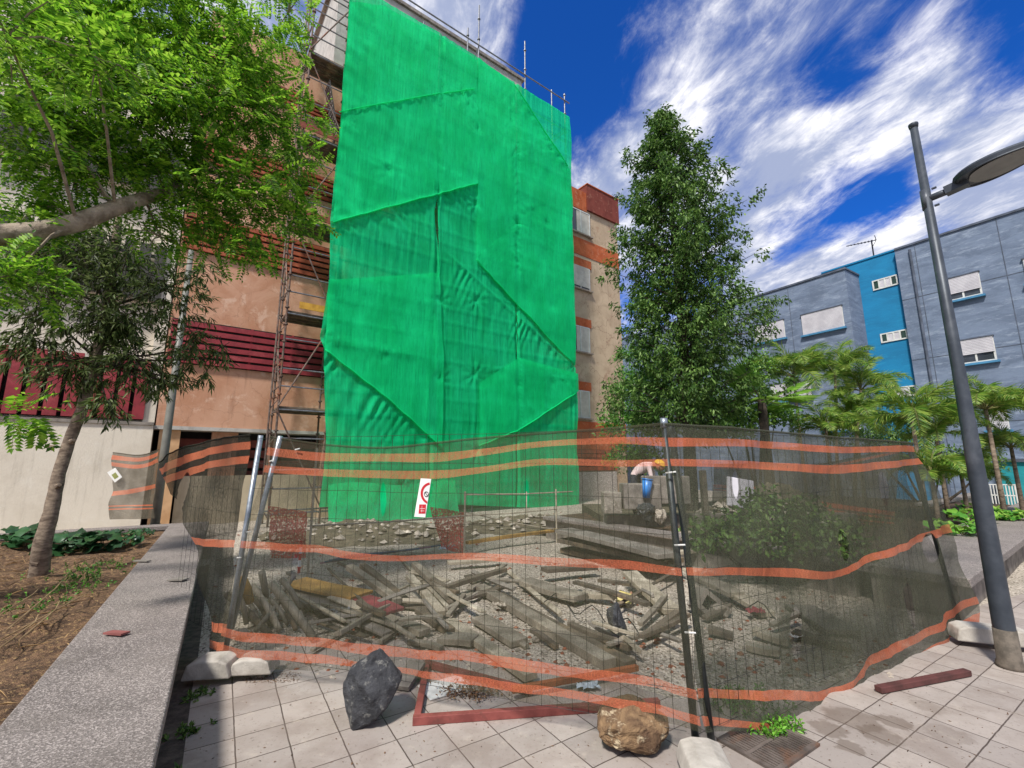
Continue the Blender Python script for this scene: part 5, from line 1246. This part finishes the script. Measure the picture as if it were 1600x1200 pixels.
# ================================================================== SITE DEBRIS BEHIND THE NETTING
GB = 'loose boards heaped behind the netting'
def board(x1, y1, x2, y2, w_, th, mat, label, z1=.05, z2=.05, roll=0., group=GB, name='board'):
    w_ *= 1.12; th *= 1.1
    A, B = G(x1, y1, z1), G(x2, y2, z2); d = (B-A).normalized(); up = Vector((0,0,1)) + d.cross(Zv)*roll
    mb = MB(); n_ = 5; X = d; Y = up.cross(X).normalized(); Z_ = X.cross(Y); vs = []; fs = []
    sk = random.uniform(-.05,.05)*w_
    for i in range(n_+1):
        f_ = i/n_; c_ = A.lerp(B, f_)+Z_*(.012*math.sin(f_*3.1+x1)); ww = w_*(1+.02*mnoise.noise(Vector((f_*4,x1,0))))
        e = sk if i in (0, n_) else 0
        for (a, b) in ((-1,-1),(1,-1),(1,1),(-1,1)): vs.append(c_+Y*a*ww/2+Z_*b*th/2+X*(e*a*(1 if i else -1)))
    for i in range(n_):
        for q in range(4): fs.append((i*4+q, i*4+(q+1)%4, (i+1)*4+(q+1)%4, (i+1)*4+q))
    fs += [(3,2,1,0), tuple(n_*4+q for q in range(4))]
    mb.add(vs, fs); o = fixn(mb.build(name, mat)); bevel(o, .004, 1); return tag(o, label, name.replace('_',' '), group)
board(749,919,952,1035,.13,.07,WOODA,'longest thick beam lying diagonally in the middle of the debris')
board(770,925,985,1040,.11,.06,WOODB,'second thick beam tucked along the right side of the longest one',.03,.03)
board(702,969,830,1060,.11,.05,WOODC,'pale plank pointing at the red frame from the left of the longest beam')
board(749,968,812,1002,.17,.05,WOODA,'short wide plank left of the longest beam near a white slit')
board(890,974,985,1014,.06,.05,WOODB,'narrow batten right of the longest beam before the dark boulder',.06,.06)
board(820,908,908,934,.22,.06,WOODA,'wide short plank above the centre of the debris, left of the yellow scrap',.12,.1)
board(984,894,1052,957,.19,.05,WOODC,'wide pale plank leaning right of the yellow scrap',.22,.05)
board(698,919,790,889,.07,.05,WOODB,'narrow batten crossing the debris upwards to the right, left of centre',.12,.2)
board(648,883,712,941,.09,.06,WOODA,'batten running down to the right under the crossing narrow batten',.16,.06)
board(690,995,742,1003,.16,.05,WOODA,'short squared block close to the lower orange band left of centre')
board(1009,991,1059,958,.06,.05,WOODB,'narrow batten rising to the dark posts from their left',.05,.15)
board(909,926,962,934,.1,.05,WOODC,'short pale plank just left of the dark boulder top',.1,.1)
board(443,917,599,976,.30,.03,GRB,'big flat grey board left of centre in the debris',.12,.08)
board(462,908,566,930,.30,.03,WOODG,'flat ochre board behind the big grey board',.2,.16)
board(546,885,621,941,.09,.06,WOODA,'timber stud slanting down right beside the ochre board',.28,.12)
board(566,884,634,938,.08,.05,WOODB,'thin stud parallel and right of the slanting timber stud',.3,.1)
board(565,934,618,956,.2,.03,MRN,'small maroon board between the grey board and the studs',.14,.12)
board(615,969,664,990,.12,.05,WOODA,'short plank lying right below the maroon board')
board(640,900,690,960,.09,.05,WOODC,'pale stud left of the crossing narrow batten',.2,.06)
board(655,955,705,985,.1,.05,WOODB,'dark short plank below the pale stud')
board(620,930,600,985,.06,.04,WOODB,'dark stub standing out at the corner of the grey board',.1,.05)
board(1094,904,1151,928,.2,.05,WOODA,'wide plank behind the dark posts at the start of the right panel',.16,.14)
board(1150,930,1200,960,.16,.05,WOODC,'pale plank in the middle of the right panel debris',.1,.05)
board(1249,946,1318,990,.28,.04,GRB,'flat grey plank low in the right panel')
board(1166,1008,1219,1020,.08,.05,WOODC,'short pale tan block on the gravel in the right panel')
board(1178,985,1235,1003,.1,.05,WOODC,'pale stick above the short tan block',.08,.06)
board(1107,986,1145,992,.09,.05,WOODB,'short dark stub right of the dark posts on the gravel')
board(1240,990,1330,1010,.12,.04,WOODB,'dark thin board lying flat at the right of the debris')
board(880,829,1045,868,.35,.06,GRB,'uppermost long grey panel of the stack behind the middle band',.42,.40)
board(885,842,1052,879,.42,.06,WOODB,'second long dark panel under the top grey panel of the stack',.28,.26)
board(890,856,1040,888,.48,.07,WOODB,'lowest long dark panel of the stack behind the middle band',.1,.08)
board(730,849,872,827,.1,.05,WOODG,'long tan pole like board behind the middle band, left of the panel stack',.2,.25)
board(850,892,930,884,.16,.05,WOODB,'dark plank end in front of the panel stack',.16,.16)
board(1045,838,1100,828,.12,.05,WOODC,'pale board above the panel stack left of the dark posts',.35,.4)
board(1060,862,1110,858,.1,.05,WOODC,'pale board lower left of the green rubble',.25,.25)
board(700,880,780,872,.14,.04,WOODC,'pale flat board under the middle orange band',.1,.1)
board(600,960,560,940,.05,.04,WOODB,'tiny dark stick over the maroon board',.2,.2)
for (a, b, c_, d, w_, z1, z2, m_, lab) in ((675,905,715,925,.07,.15,.1,WOODB,'small dark slat in the knot of timber left of centre'),(725,930,700,960,.05,.12,.08,WOODA,'thin slat crossing behind the white slit'),
    (935,905,985,915,.06,.2,.18,WOODB,'thin dark slat beside the yellow scrap'),(1040,930,1000,975,.05,.16,.08,WOODA,'thin slat propped left of the dark posts'),(1140,945,1100,965,.07,.12,.06,WOODB,'slat lying behind the right dark post'),(1205,975,1250,960,.05,.1,.12,WOODA,'thin slat in front of the flat grey plank of the right panel'),
    (830,985,870,1010,.05,.08,.04,WOODB,'short thin slat left of the longest beam end'),(640,1000,690,1015,.06,.04,.04,WOODA,'slat end lying by the lower orange band on the left')):
    board(a, b, c_, d, w_, .035, m_, lab, z1, z2)
rb_ = random.Random(5)
for i in range(40):
    x = rb_.choice([rb_.gauss(640, 90), rb_.gauss(760, 110), rb_.gauss(1090, 90), rb_.gauss(560,60)]); y = rb_.uniform(888, 1000)
    a = rb_.choice([rb_.gauss(.55, .25), rb_.gauss(.45, .2), rb_.gauss(-.35, .2)]); l_ = rb_.uniform(45, 130)
    if not 440 < x < 1290: continue
    z_ = rb_.uniform(.03, .16); dz_ = rb_.uniform(-.06, .07)
    board(x-math.cos(a)*l_/2, y-math.sin(a)*l_/2, x+math.cos(a)*l_/2, y+math.sin(a)*l_/2, rb_.choice((.035,.05,.07,.1)), rb_.choice((.018,.025,.035)), rb_.choice((WOODA,WOODB,WOODC,GRB)), 'thin weathered slat among the tangled timber behind the netting', z_, max(.02, z_+dz_), rb_.uniform(-.5,.5), 'slats tangled in the timber heap', 'slat')
# round pipes and logs, left
PIPE = M('grey_pipe', '#8b8578', '#6c665a', 6, rough=.7, bump=.2)
def log(x1, y1, x2, y2, r_, mat, label, z1=.05, z2=.05):
    A, B = G(x1,y1,z1), G(x2,y2,z2); o = MB().tube([A, (A+B)/2+Vector((.01,0,.012)), B], [r_, r_*.95, r_*.9], 12).build('pole_offcut', mat, smooth=True); tag(o, label, 'pole offcut', 'round offcuts piled by the silver post')
log(409,894,417,954,.035,PIPE,'upright looking grey offcut in the middle of the round pile',.5,.05)
log(424,913,490,997,.04,PIPE,'longest grey offcut sliding down to the right',.45,.05)
log(459,899,420,955,.03,PIPE,'grey offcut crossing down to the left',.4,.08)
log(371,920,385,975,.025,WOODC,'thin pale offcut nearest the silver post',.4,.05)
log(377,905,390,940,.05,WOODG,'orange tinted offcut behind the silver post',.5,.25)
log(395,915,430,975,.03,WOODC,'pale offcut leaning under the orange tinted one',.35,.05)
log(440,905,470,950,.03,PIPE,'short grey offcut right of the upright one',.4,.15)
log(355,930,420,990,.035,WOODB,'dark offcut lowest in the round pile',.2,.04)
log(445,930,400,985,.028,PIPE,'grey offcut lying across the lowest dark one',.2,.06)
for i in range(6):
    log(380+i*14, 925+(i*7)%11, 410+i*13, 985-(i*9)%17, .022+.004*(i%3), (PIPE,WOODB,WOODC)[i%3], ['thin offcut at the left of the heap foot','second thin dark offcut from the silver post at the heap foot','third thin pale offcut from the silver post at the heap foot','fourth thin grey offcut from the silver post at the heap foot','fifth thin dark offcut from the silver post at the heap foot','pale offcut at the right of the heap foot'][i], .22, .04)
# stones inside
def stone(px, py, sz, seed, mat, label, z=0., name='stone', cat='stone'):
    c = G(px, py, 0)+Zv*(z+sz[2]*.42); o = facet(rockmesh(c, sz, seed, 14, 3, .05).build(name, mat)); tag(o, label, cat)
stone(967,992,(.3,.28,.34),31,BAS,'dark angular boulder behind the net with a yellow scrap above it')
stone(1128,965,(.26,.22,.2),33,GRY,'grey stone touching the hollow block right of the dark posts')
stone(840,1003,(.16,.14,.08),35,GRY,'small flat stone lying beside the longest beam')
stone(372,1000,(.2,.18,.12),37,GRY,'rough grey stone at the foot of the round offcut pile')
stone(455,960,(.22,.18,.14),38,GRY,'grey lump among the round offcuts')
stone(1048,975,(.18,.16,.12),39,GRY,'small grey stone just left of the dark posts')
stone(640,1042,(.1,.08,.04),41,LGT,'pale chip between the basalt block and the net')
stone(318,1040,(.1,.09,.05),42,LGT,'pale chip on the asphalt beside the beige foot')
o = MB().poly([G(962,940,.06), G(986,944,.06), G(990,930,.07), G(968,922,.09)], .006, Vector((0,-.2,1))).build('yellow_scrap', M('pale_yellow_plastic', '#d9c98a', '#c9b670', 6)); tag(o, 'small pale yellow scrap lying behind the dark angular boulder', 'scrap')
# hollow concrete block, tilted
hb = G(1102, 962, .0)+Zv*.13; Rb = Matrix.Rotation(R(40), 3, 'Y') @ Matrix.Rotation(R(-15), 3, 'X'); X, Y, Z_ = Rb@Vector((1,0,0)), Rb@Vector((0,1,0)), Rb@Vector((0,0,1))
b_ = thing('hollow_block', 'tilted hollow concrete block right beside the dark posts', 'block', (hb.x, hb.y, 0)); mb = MB()
for s_ in (-1,1): mb.box(hb+X*s_*.09, (.05,.2,.23), (X,Y,Z_)); mb.box(hb+Z_*s_*.09, (.128,.198,.05), (X,Y,Z_))
mb.build('shell', CONC, b_); MB().box(hb+Y*.04, (.128,.1,.128), (X,Y,Z_)).build('hollow_shade', DARK, b_)  # dark plug painted as the shade inside the hollow
# pieces of broken tile and brick (things one could lift)
BRK = M('brick_red', '#8d5138', '#6f3d2a', 9, bump=.4, c3='#b58a70', s3=6)
# low rubble: many small stones = uncountable
mb = MB(); 
def pebble(mb, c, s_):
    k = len(mb.v); vs = []
    for i in range(6):
        a = i/6*6.28; vs.append(c+Vector((math.cos(a)*s_*random.uniform(.6,1.1), math.sin(a)*s_*random.uniform(.6,1.1), random.uniform(0,.3)*s_)))
    vs.append(c+Vector((random.uniform(-.3,.3)*s_, random.uniform(-.3,.3)*s_, s_*random.uniform(.5,.9))))
    mb.add(vs, [(i, (i+1)%6, 6) for i in range(6)]+[tuple(range(5,-1,-1))], random.choice((0,0,1,2)))
for _ in range(2600):
    x, y = rng.uniform(330, 1400), rng.uniform(800, 1060)
    g = G(x, y); 
    if g.y < 3.6: continue
    pebble(mb, Vector((g.x, g.y, gz(g.x, g.y))), rng.uniform(.008,.03)*(1+g.y*.05))
tag(mb.build('loose_rubble', [GRY, LGT, BRK]), kind='stuff')
# rubble heap to the right-back with stones
def heap(c, rx, ry, h, n_, name, mat, seed):
    mb = MB(); N1 = 44; vs = []
    for j in range(N1+1):
        for i in range(N1+1):
            x = (i/N1*2-1); y = (j/N1*2-1); r_ = math.hypot(x, y); f_ = max(0, 1-r_)**.8
            vs.append(c+Vector((x*rx, y*ry, f_*h*(1+.5*mnoise.fractal(Vector((x*3+seed, y*3, 0)), 1, 2, 4))+.12*h*mnoise.noise(Vector((x*11,y*11,seed)))*min(1,f_*4)-.01)))
    mb.add(vs, [(j*(N1+1)+i, j*(N1+1)+i+1, (j+1)*(N1+1)+i+1, (j+1)*(N1+1)+i) for j in range(N1) for i in range(N1)], 1)
    for _ in range(n_):
        a = random.uniform(0,6.28); q = random.random()**.6*.95; x, y = q*math.cos(a), q*math.sin(a)
        s_ = random.uniform(.04,.16); pebble(mb, c+Vector((x*rx, y*ry, max(0,1-q)**.8*h*.95)), s_*random.uniform(.4,1))
    return mb.build(name, [GRY, mat, LGT], origin=c.to_tuple())
o = heap(G(1200,842)+Vector((.2,.3,0)), 2.7, 1.7, 1.05, 900, 'rubble_heap', M('heap_soil', '#6a6250', '#4b4638', 5, bump=1., bscale=25), 3); tag(o, kind='stuff')
o = heap(G(860,835)+Vector((0,1.2,0)), 2.6, 1.2, .3, 260, 'rubble_heap', bpy.data.materials['heap_soil'], 8); tag(o, kind='stuff')
o = heap(G(560,845)+Vector((0,.6,0)), 2.6, 1.3, .35, 260, 'rubble_heap', bpy.data.materials['heap_soil'], 12); tag(o, kind='stuff')
# railing with pale rails in front of the green net
rl2 = thing('site_guard_rail', 'pale timber guard rail with thin posts in front of the green net foot', 'guard rail', G(760,850).to_tuple())
PALEW = M('pale_rail', '#b3aa98', '#948b7a', 6, bump=.2)
for (x, y0, y1) in ((725,768,872),(870,764,848),(480,700,905),(823,768,815)):
    g = G(x, y1, .0); t_ = Vector((g.x, g.y, PY(x, y0, g.y).z)); MB().tube([g, t_], .017, 8).build('post', PALEW, rl2)
def rail(x1, y1, x2, y2, Y1, Y2, r_=.014): MB().tube([PY(x1,y1,Y1), (PY(x1,y1,Y1)+PY(x2,y2,Y2))/2-Zv*.02, PY(x2,y2,Y2)], r_, 7).build('rail', PALEW, rl2)
Ya = G(725,872).y; Yb = G(870,848).y
rail(725,773,895,768,Ya,Yb+.5,.013); rail(480,822,725,806,Ya-.9,Ya); rail(725,806,870,795,Ya,Yb); rail(725,800,868,828,Ya,Yb,.011)
# orange pink barrier mesh
mb = MB(); pts_ = [(676,795),(725,800),(725,865),(700,872),(680,850)]
def OP(x, y): return PY(x, y, G(725,872).y+.05)
BARM = newmat('pink_barrier_mesh'); m, t, p, o_ = BARM; uvx = t.new('ShaderNodeTexCoord').outputs['Object']
p.inputs['Base Color'].default_value = C('#b5453c')+(1,); p.inputs['Roughness'].default_value = .6
tr = t.new('ShaderNodeBsdfTransparent'); mx = t.new('ShaderNodeMixShader'); t.l.new(tr.outputs[0], mx.inputs[1]); t.l.new(p.outputs[0], mx.inputs[2]); t.put(mx.inputs[0], t.ss(t.noise(uvx, 30, 3), .4, .5, .25, .9)); t.l.new(mx.outputs[0], o_.inputs[0])
gx = []; n_ = 10
def bm_mesh(q, lab):
    mb = MB(); vs = []
    for j in range(n_+1):
        for i in range(n_+1):
            a = Vector(q[0]).lerp(Vector(q[1]), i/n_); b = Vector(q[3]).lerp(Vector(q[2]), i/n_); p_ = a.lerp(b, j/n_); P3 = OP(p_.x, p_.y); P3.y += .08*mnoise.noise(P3*4); vs.append(P3)
    mb.add(vs, [(j*(n_+1)+i, j*(n_+1)+i+1, (j+1)*(n_+1)+i+1, (j+1)*(n_+1)+i) for j in range(n_) for i in range(n_)]); tag(mb.build('barrier_mesh', m), lab, 'barrier mesh')
bm_mesh([(672,792),(725,800),(725,866),(690,858)], 'torn red plastic barrier mesh hanging beside the guard rail post')
bm_mesh([(420,790),(480,800),(478,890),(424,880)], 'red plastic barrier mesh hanging behind the silver post')
# blue bundle of pipes
BLUE = M('blue_pipe', '#3b5874', '#2e4860', 6, rough=.4)
bp = thing('pipe_bundle', 'bundle of thin blue and pink pipes lying under the middle orange band', 'pipes', G(600,870).to_tuple())
for i in range(7):
    A, B = G(500+i*7, 880-i*2, .06+.03*(i%3)), G(700-i*9, 850+i*1.5, .1+.03*(i%2)); MB().tube([A, B], .014, 7).build('pipe', BLUE if i % 3 else M('pink_pipe','#8c6478','#75526a',5) if 'pink_pipe' not in bpy.data.materials else bpy.data.materials['pink_pipe'], bp)
# ranging pole
rp_ = thing('striped_marker', 'short red and white striped marker post behind the left of the middle net', 'marker post', G(466,906).to_tuple())
for i in range(6): 
    g = G(466,906); MB().tube([g+Zv*(.09*i), g+Zv*(.09*i+.0899)], .02, 10).build('band', SGR if i % 2 else SGW, rp_)
# green low plastic sheeting at the foot of the scaffold
mb = MB(); a0, a1 = FT(505, 790)[0], FT(690, 790)[0]; vs = []
for j in range(9):
    for i in range(61):
        t_ = a0+(a1-a0+.3)*i/60; z = 1.05-j*.14; vs.append(F(t_, -.35-.03*math.sin(t_*6)+.05*mnoise.noise(Vector((t_*3, z*4, 0)))-.04*j, z+.06*math.sin(t_*2.1)))
mb.add(vs, [(j*61+i, j*61+i+1, (j+1)*61+i+1, (j+1)*61+i) for j in range(8) for i in range(60)]); mb.uv = [(v[0], v[2]) for v in mb.v]
tag(mb.build('ground_sheet', GREEN, None, smooth=True), 'crumpled green sheet gathered along the scaffold foot', 'sheet')
# raised terrace wall and concrete blocks at the back right
tw0 = PY(945, 800, 9.6); tw1 = PY(1330, 800, 9.9); tw0.z = tw1.z = 0
tr_ = thing('terrace_wall', 'low grey concrete terrace wall below the bending worker', 'low wall', ((tw0+tw1)/2).to_tuple())
MB().beam(tw0+Zv*.3, tw1+Zv*.3, .3, .6).build('wall', CONC, tr_)
MB().box((tw0+tw1)/2+Vector((0,1.55,.27)), ((tw1-tw0).length,2.8,.54)).build('terrace_fill', bpy.data.materials['heap_soil'], tr_)
for (x, y, w_, h_, d_, mat, lab) in ((1000,775,.75,.5,.4,CONC,'grey concrete block the worker leans over'),(955,785,.35,.42,.35,GRY,'small grey block left of the worker'),(1040,765,.9,.55,.3,CONC,'wide grey concrete panel standing behind the dark posts'),(1155,770,.55,.6,.06,SHT,'pale ribbed panel leaning in the right rubble'),(1100,770,.12,.9,.12,WOODB,'dark timber post standing right of the dark fence posts')):
    c = PY(x, y, 9.35); mb = MB().box((c.x, c.y-.0, max(c.z, .6+h_/2)), (w_, d_, h_)); o = mb.build('concrete_block' if mat in (CONC,GRY) else ('ribbed_panel' if mat is SHT else 'timber_post'), mat); bevel(o, .02, 2); tag(o, lab, 'block' if mat in (CONC,GRY) else ('panel' if mat is SHT else 'post'))
    if mat is SHT: o.rotation_euler = (R(-12), R(10), 0)
# site netting at the back with faint orange bands
PLG = Plane(PY(1110, 800, 11.5), PY(1420, 800, 9.5)); PLG.a.z = 0
net('shade_netting', 'rear dark netting with faint orange bands beyond the rubble heap', PLG, [
 [(1110,726),(1110,730),(1110,733),(1110,757),(1110,762),(1110,764),(1110,766),(1110,800),(1110,803),(1110,806),(1110,809),(1110,815)],
 [(1200,730),(1200,735),(1200,739),(1200,768),(1200,774),(1200,777),(1200,780),(1200,806),(1200,809),(1200,811),(1200,814),(1200,822)],
 [(1270,735),(1270,739),(1270,743),(1270,790),(1270,797),(1270,800),(1270,803),(1270,812),(1270,815),(1270,818),(1270,821),(1270,830)],
 [(1400,715),(1400,719),(1400,723),(1400,815),(1400,822),(1400,825),(1400,828),(1400,832),(1400,835),(1400,838),(1400,841),(1400,850)]],
 [netmat_far[0], netmat_far[1]], 'orange banded netting on the site fence', amp=.05, nu=40)
# scraps, wires and plastic in the debris
def crumple(px, py, z, s_, seed, mat, label, cat, name):
    c = G(px, py, z); mb = MB(); k = 9; vs = []
    for j in range(k+1):
        for i in range(k+1):
            x, y = (i/k-.5)*s_, (j/k-.5)*s_*.7; q = Vector((i*.45+seed, j*.45, seed)); vs.append(c+Vector((x+.25*s_*mnoise.noise(q), y+.2*s_*mnoise.noise(q*1.3), .03+.35*s_*abs(mnoise.noise(q*1.7)))))
    mb.add(vs, [(j*(k+1)+i, j*(k+1)+i+1, (j+1)*(k+1)+i+1, (j+1)*(k+1)+i) for j in range(k) for i in range(k)]); tag(mb.build(name, mat), label, cat)
PBL = M('pale_blue_film', '#b9c8d2', '#9fb0bd', 6, rough=.4, bump=.3)
crumple(918, 1078, .0, .16, 3, PBL, 'crumpled pale blue plastic under the net right of the red frame', 'plastic scrap', 'plastic_scrap')
crumple(1245, 1000, .02, .12, 9, WP, 'crumpled white scrap on the gravel in the right panel', 'paper scrap', 'paper_scrap')
crumple(530, 960, .06, .2, 14, M('grey_film', '#8d9093', '#74777a', 6, rough=.4), 'crumpled grey film on the big grey board', 'plastic scrap', 'plastic_scrap')
crumple(780, 950, .04, .14, 21, LGT, 'torn pale paper between the thick beams', 'paper scrap', 'paper_scrap')
crumple(1180, 960, .05, .18, 27, MRN, 'torn maroon scrap in the right panel debris', 'scrap', 'cloth_scrap')
crumple(700, 860, .1, .3, 33, PBL, 'pale plastic sheet behind the middle orange band', 'plastic scrap', 'plastic_scrap')
CBL = M('black_cable', '#1f2022', '#17181a', 6, rough=.5, bump=0)
for k_, (x0, y0, x1, y1, lab) in enumerate(((480,940,640,990,'black cable snaking over the big grey board'),(850,930,1000,985,'black cable looping beside the dark angular boulder'),(1120,930,1290,985,'black cable trailing across the right panel debris'))):
    pts = [G(x0+(x1-x0)*i/16, y0+(y1-y0)*i/16+12*math.sin(i*1.1+k_*2), .10+.07*math.sin(i*.9+k_)) for i in range(17)]
    tag(MB().tube(pts, .006, 6).build('cable', CBL, smooth=True), lab, 'cable')
# ================================================================== WORKER bending over
SKIN = M('skin', '#b98568', '#a87458', 6, rough=.6, bump=0); SHIRT = M('pale_pink_shirt', '#e3cfcd', '#d4bbb8', 6, rough=.9, bump=.2); TROU = M('dark_trousers', '#3c3f47', '#2c2f36', 6, rough=.9, bump=.2)
HELM = M('yellow_helmet', '#d8c52a', '#c6b220', 4, rough=.4, bump=0)
pc = PY(993, 780, 9.9); gx0, gy0, gz0 = pc.x, pc.y, .54
wk = thing('person', 'worker in a pale pink shirt and yellow helmet bending forward behind the fence', 'person', (gx0, gy0, gz0))
def skin(name, verts, edges, radii, mats, parent, matfn=None, lv=2):
    me = bpy.data.meshes.new(name); me.from_pydata(verts, edges, []); o = bpy.data.objects.new(name, me); COL.objects.link(o); o.parent = parent
    md = o.modifiers.new('skin', 'SKIN'); sv_ = me.skin_vertices[0].data
    for i, r_ in enumerate(radii): sv_[i].radius = (r_, r_) if not isinstance(r_, tuple) else r_
    sv_[0].use_root = True; md.use_smooth_shade = True
    s_ = o.modifiers.new('sub', 'SUBSURF'); s_.levels = lv; s_.render_levels = lv
    dg = bpy.context.evaluated_depsgraph_get(); me2 = bpy.data.meshes.new_from_object(o.evaluated_get(dg)); o.modifiers.clear(); o.data = me2
    for mm in mats: me2.materials.append(mm)
    if matfn:
        for pl_ in me2.polygons: pl_.material_index = matfn(pl_.center); pl_.use_smooth = True
    return o
V_ = [(0,0,.92),(.10,0,1.02),(.24,0,1.12),(.36,0,1.16),(.44,0,1.17),(.54,0,1.16),     # pelvis..neck..head (bends toward +x)
      (-.01,-.1,.86),(.05,-.12,.47),(-.02,-.13,.09),(.10,-.14,.03),
      (-.01,.1,.86),(.0,.13,.47),(-.08,.14,.09),(.04,.15,.03),
      (.36,-.17,1.12),(.42,-.2,.86),(.5,-.12,.66),(.53,-.1,.59),
      (.36,.17,1.12),(.42,.2,.86),(.5,.12,.66),(.53,.1,.59)]
E_ = [(0,1),(1,2),(2,3),(3,4),(4,5),(0,6),(6,7),(7,8),(8,9),(0,10),(10,11),(11,12),(12,13),(3,14),(14,15),(15,16),(16,17),(3,18),(18,19),(19,20),(20,21)]
rad = [.14,.14,.15,.12,.06,.085,.095,.062,.045,.04,.095,.062,.045,.04,.06,.046,.034,.03,.06,.046,.034,.03]
def mf(c):
    if c.z < .95 and c.x < .2: return 2
    if c.x > .435 and c.z > 1.0: return 0
    if c.z < .72 and c.x > .4: return 0
    return 1 if c.z > .74 or c.x < .4 else 0
bd = skin('body', V_, E_, rad, [SKIN, SHIRT, TROU], wk, mf); bd.name = 'body'
for s_ in (-1, 1):     # hands: palm with curled fingers
    hv = [(.53,.1*s_,.59),(.545,.1*s_,.54)]; he = [(0,1)]; hr = [.026,.032]
    for q in range(4):
        k = len(hv); x_ = .535+.012*q-.01; hv += [(x_+.01,(.085+.012*q)*s_,.50),(x_+.02,(.085+.012*q)*s_,.465-.006*(1.5-abs(q-1.5))),(x_+.008,(.085+.012*q)*s_,.445)]; he += [(1,k),(k,k+1),(k+1,k+2)]; hr += [.009,.008,.007]
    k = len(hv); hv += [(.52,.072*s_,.545),(.53,.062*s_,.51)]; he += [(1,k),(k,k+1)]; hr += [.01,.008]
    skin('hand', hv, he, hr, [SKIN], wk, None, 1)
hh = Vector((.58, 0, 1.14))
def ellip(c, s_, n1=16, n2=10, z0=-1.):
    mb = MB(); vs = []
    for j in range(n2+1):
        ph = -math.pi/2*(-z0 if z0 > -1 else 1)+ (math.pi if z0 <= -1 else math.pi/2)*j/n2
        for i in range(n1): th = i/n1*6.283; vs.append(Vector(c)+Vector((math.cos(ph)*math.cos(th)*s_[0], math.cos(ph)*math.sin(th)*s_[1], math.sin(ph)*s_[2])))
    mb.add(vs, [(j*n1+i, j*n1+(i+1)%n1, (j+1)*n1+(i+1)%n1, (j+1)*n1+i) for j in range(n2) for i in range(n1)]); return mb
o = ellip((0,0,0), (.135,.12,.11), z0=0.).build('helmet', HELM, wk, world=False, smooth=True); o.location = (.585,0,1.175); o.rotation_euler = (0, R(28), 0)
o = ellip((0,0,0), (.10,.078,.10)).build('head', SKIN, wk, world=False, smooth=True); o.location = (.59,0,1.13)
o = ellip((0,0,0), (.018,.014,.02)).build('nose', SKIN, wk, world=False, smooth=True); o.location = (.68,0,1.10)
for s_ in (-1,1):
    o = ellip((0,0,0), (.02,.01,.03), 8, 6).build('ear', SKIN, wk, world=False, smooth=True); o.location = (.58,.08*s_,1.12)
wk.scale = (.92,.92,.92); wk.rotation_euler = (0, 0, R(-25))
# blue bucket he holds / standing in front
bk = PY(1009, 765, 9.1)
bu = thing('blue_bucket', 'bright blue bucket tilted in front of the bending worker', 'bucket', (bk.x, bk.y, bk.z-.22))
BL = M('blue_plastic', '#3f7fc4', '#3470b3', 5, rough=.35, bump=0)
axb = Vector((.12,0,1)).normalized(); bb = Vector((bk.x, bk.y, bk.z-.16))
MB().tube([bb, bb+axb*.36], [.07,.10], 20).build('shell', BL, bu, smooth=True); MB().tube([bb+axb*.35, bb+axb*.375], .107, 20).build('rim', BL, bu, smooth=True)
# crumpled pale sacks under the bucket
for (x, y, s_, sd2, lab) in ((1010,800,.6,51,'crumpled dark plastic sack under the blue bucket'),(1030,805,.35,52,'smaller pale crumpled sack right of the dark one')):
    c = PY(x, y, 8.9); o = fixn(rockmesh(Vector((c.x, c.y, max(.18, c.z))), (s_, s_*.8, .42), sd2, 26, 3, .09).build('sack', M('dark_sack', '#3f4243', '#2c2f30', 8, rough=.35, bump=.6) if sd2 == 51 else LGT)); tag(o, lab, 'sack')
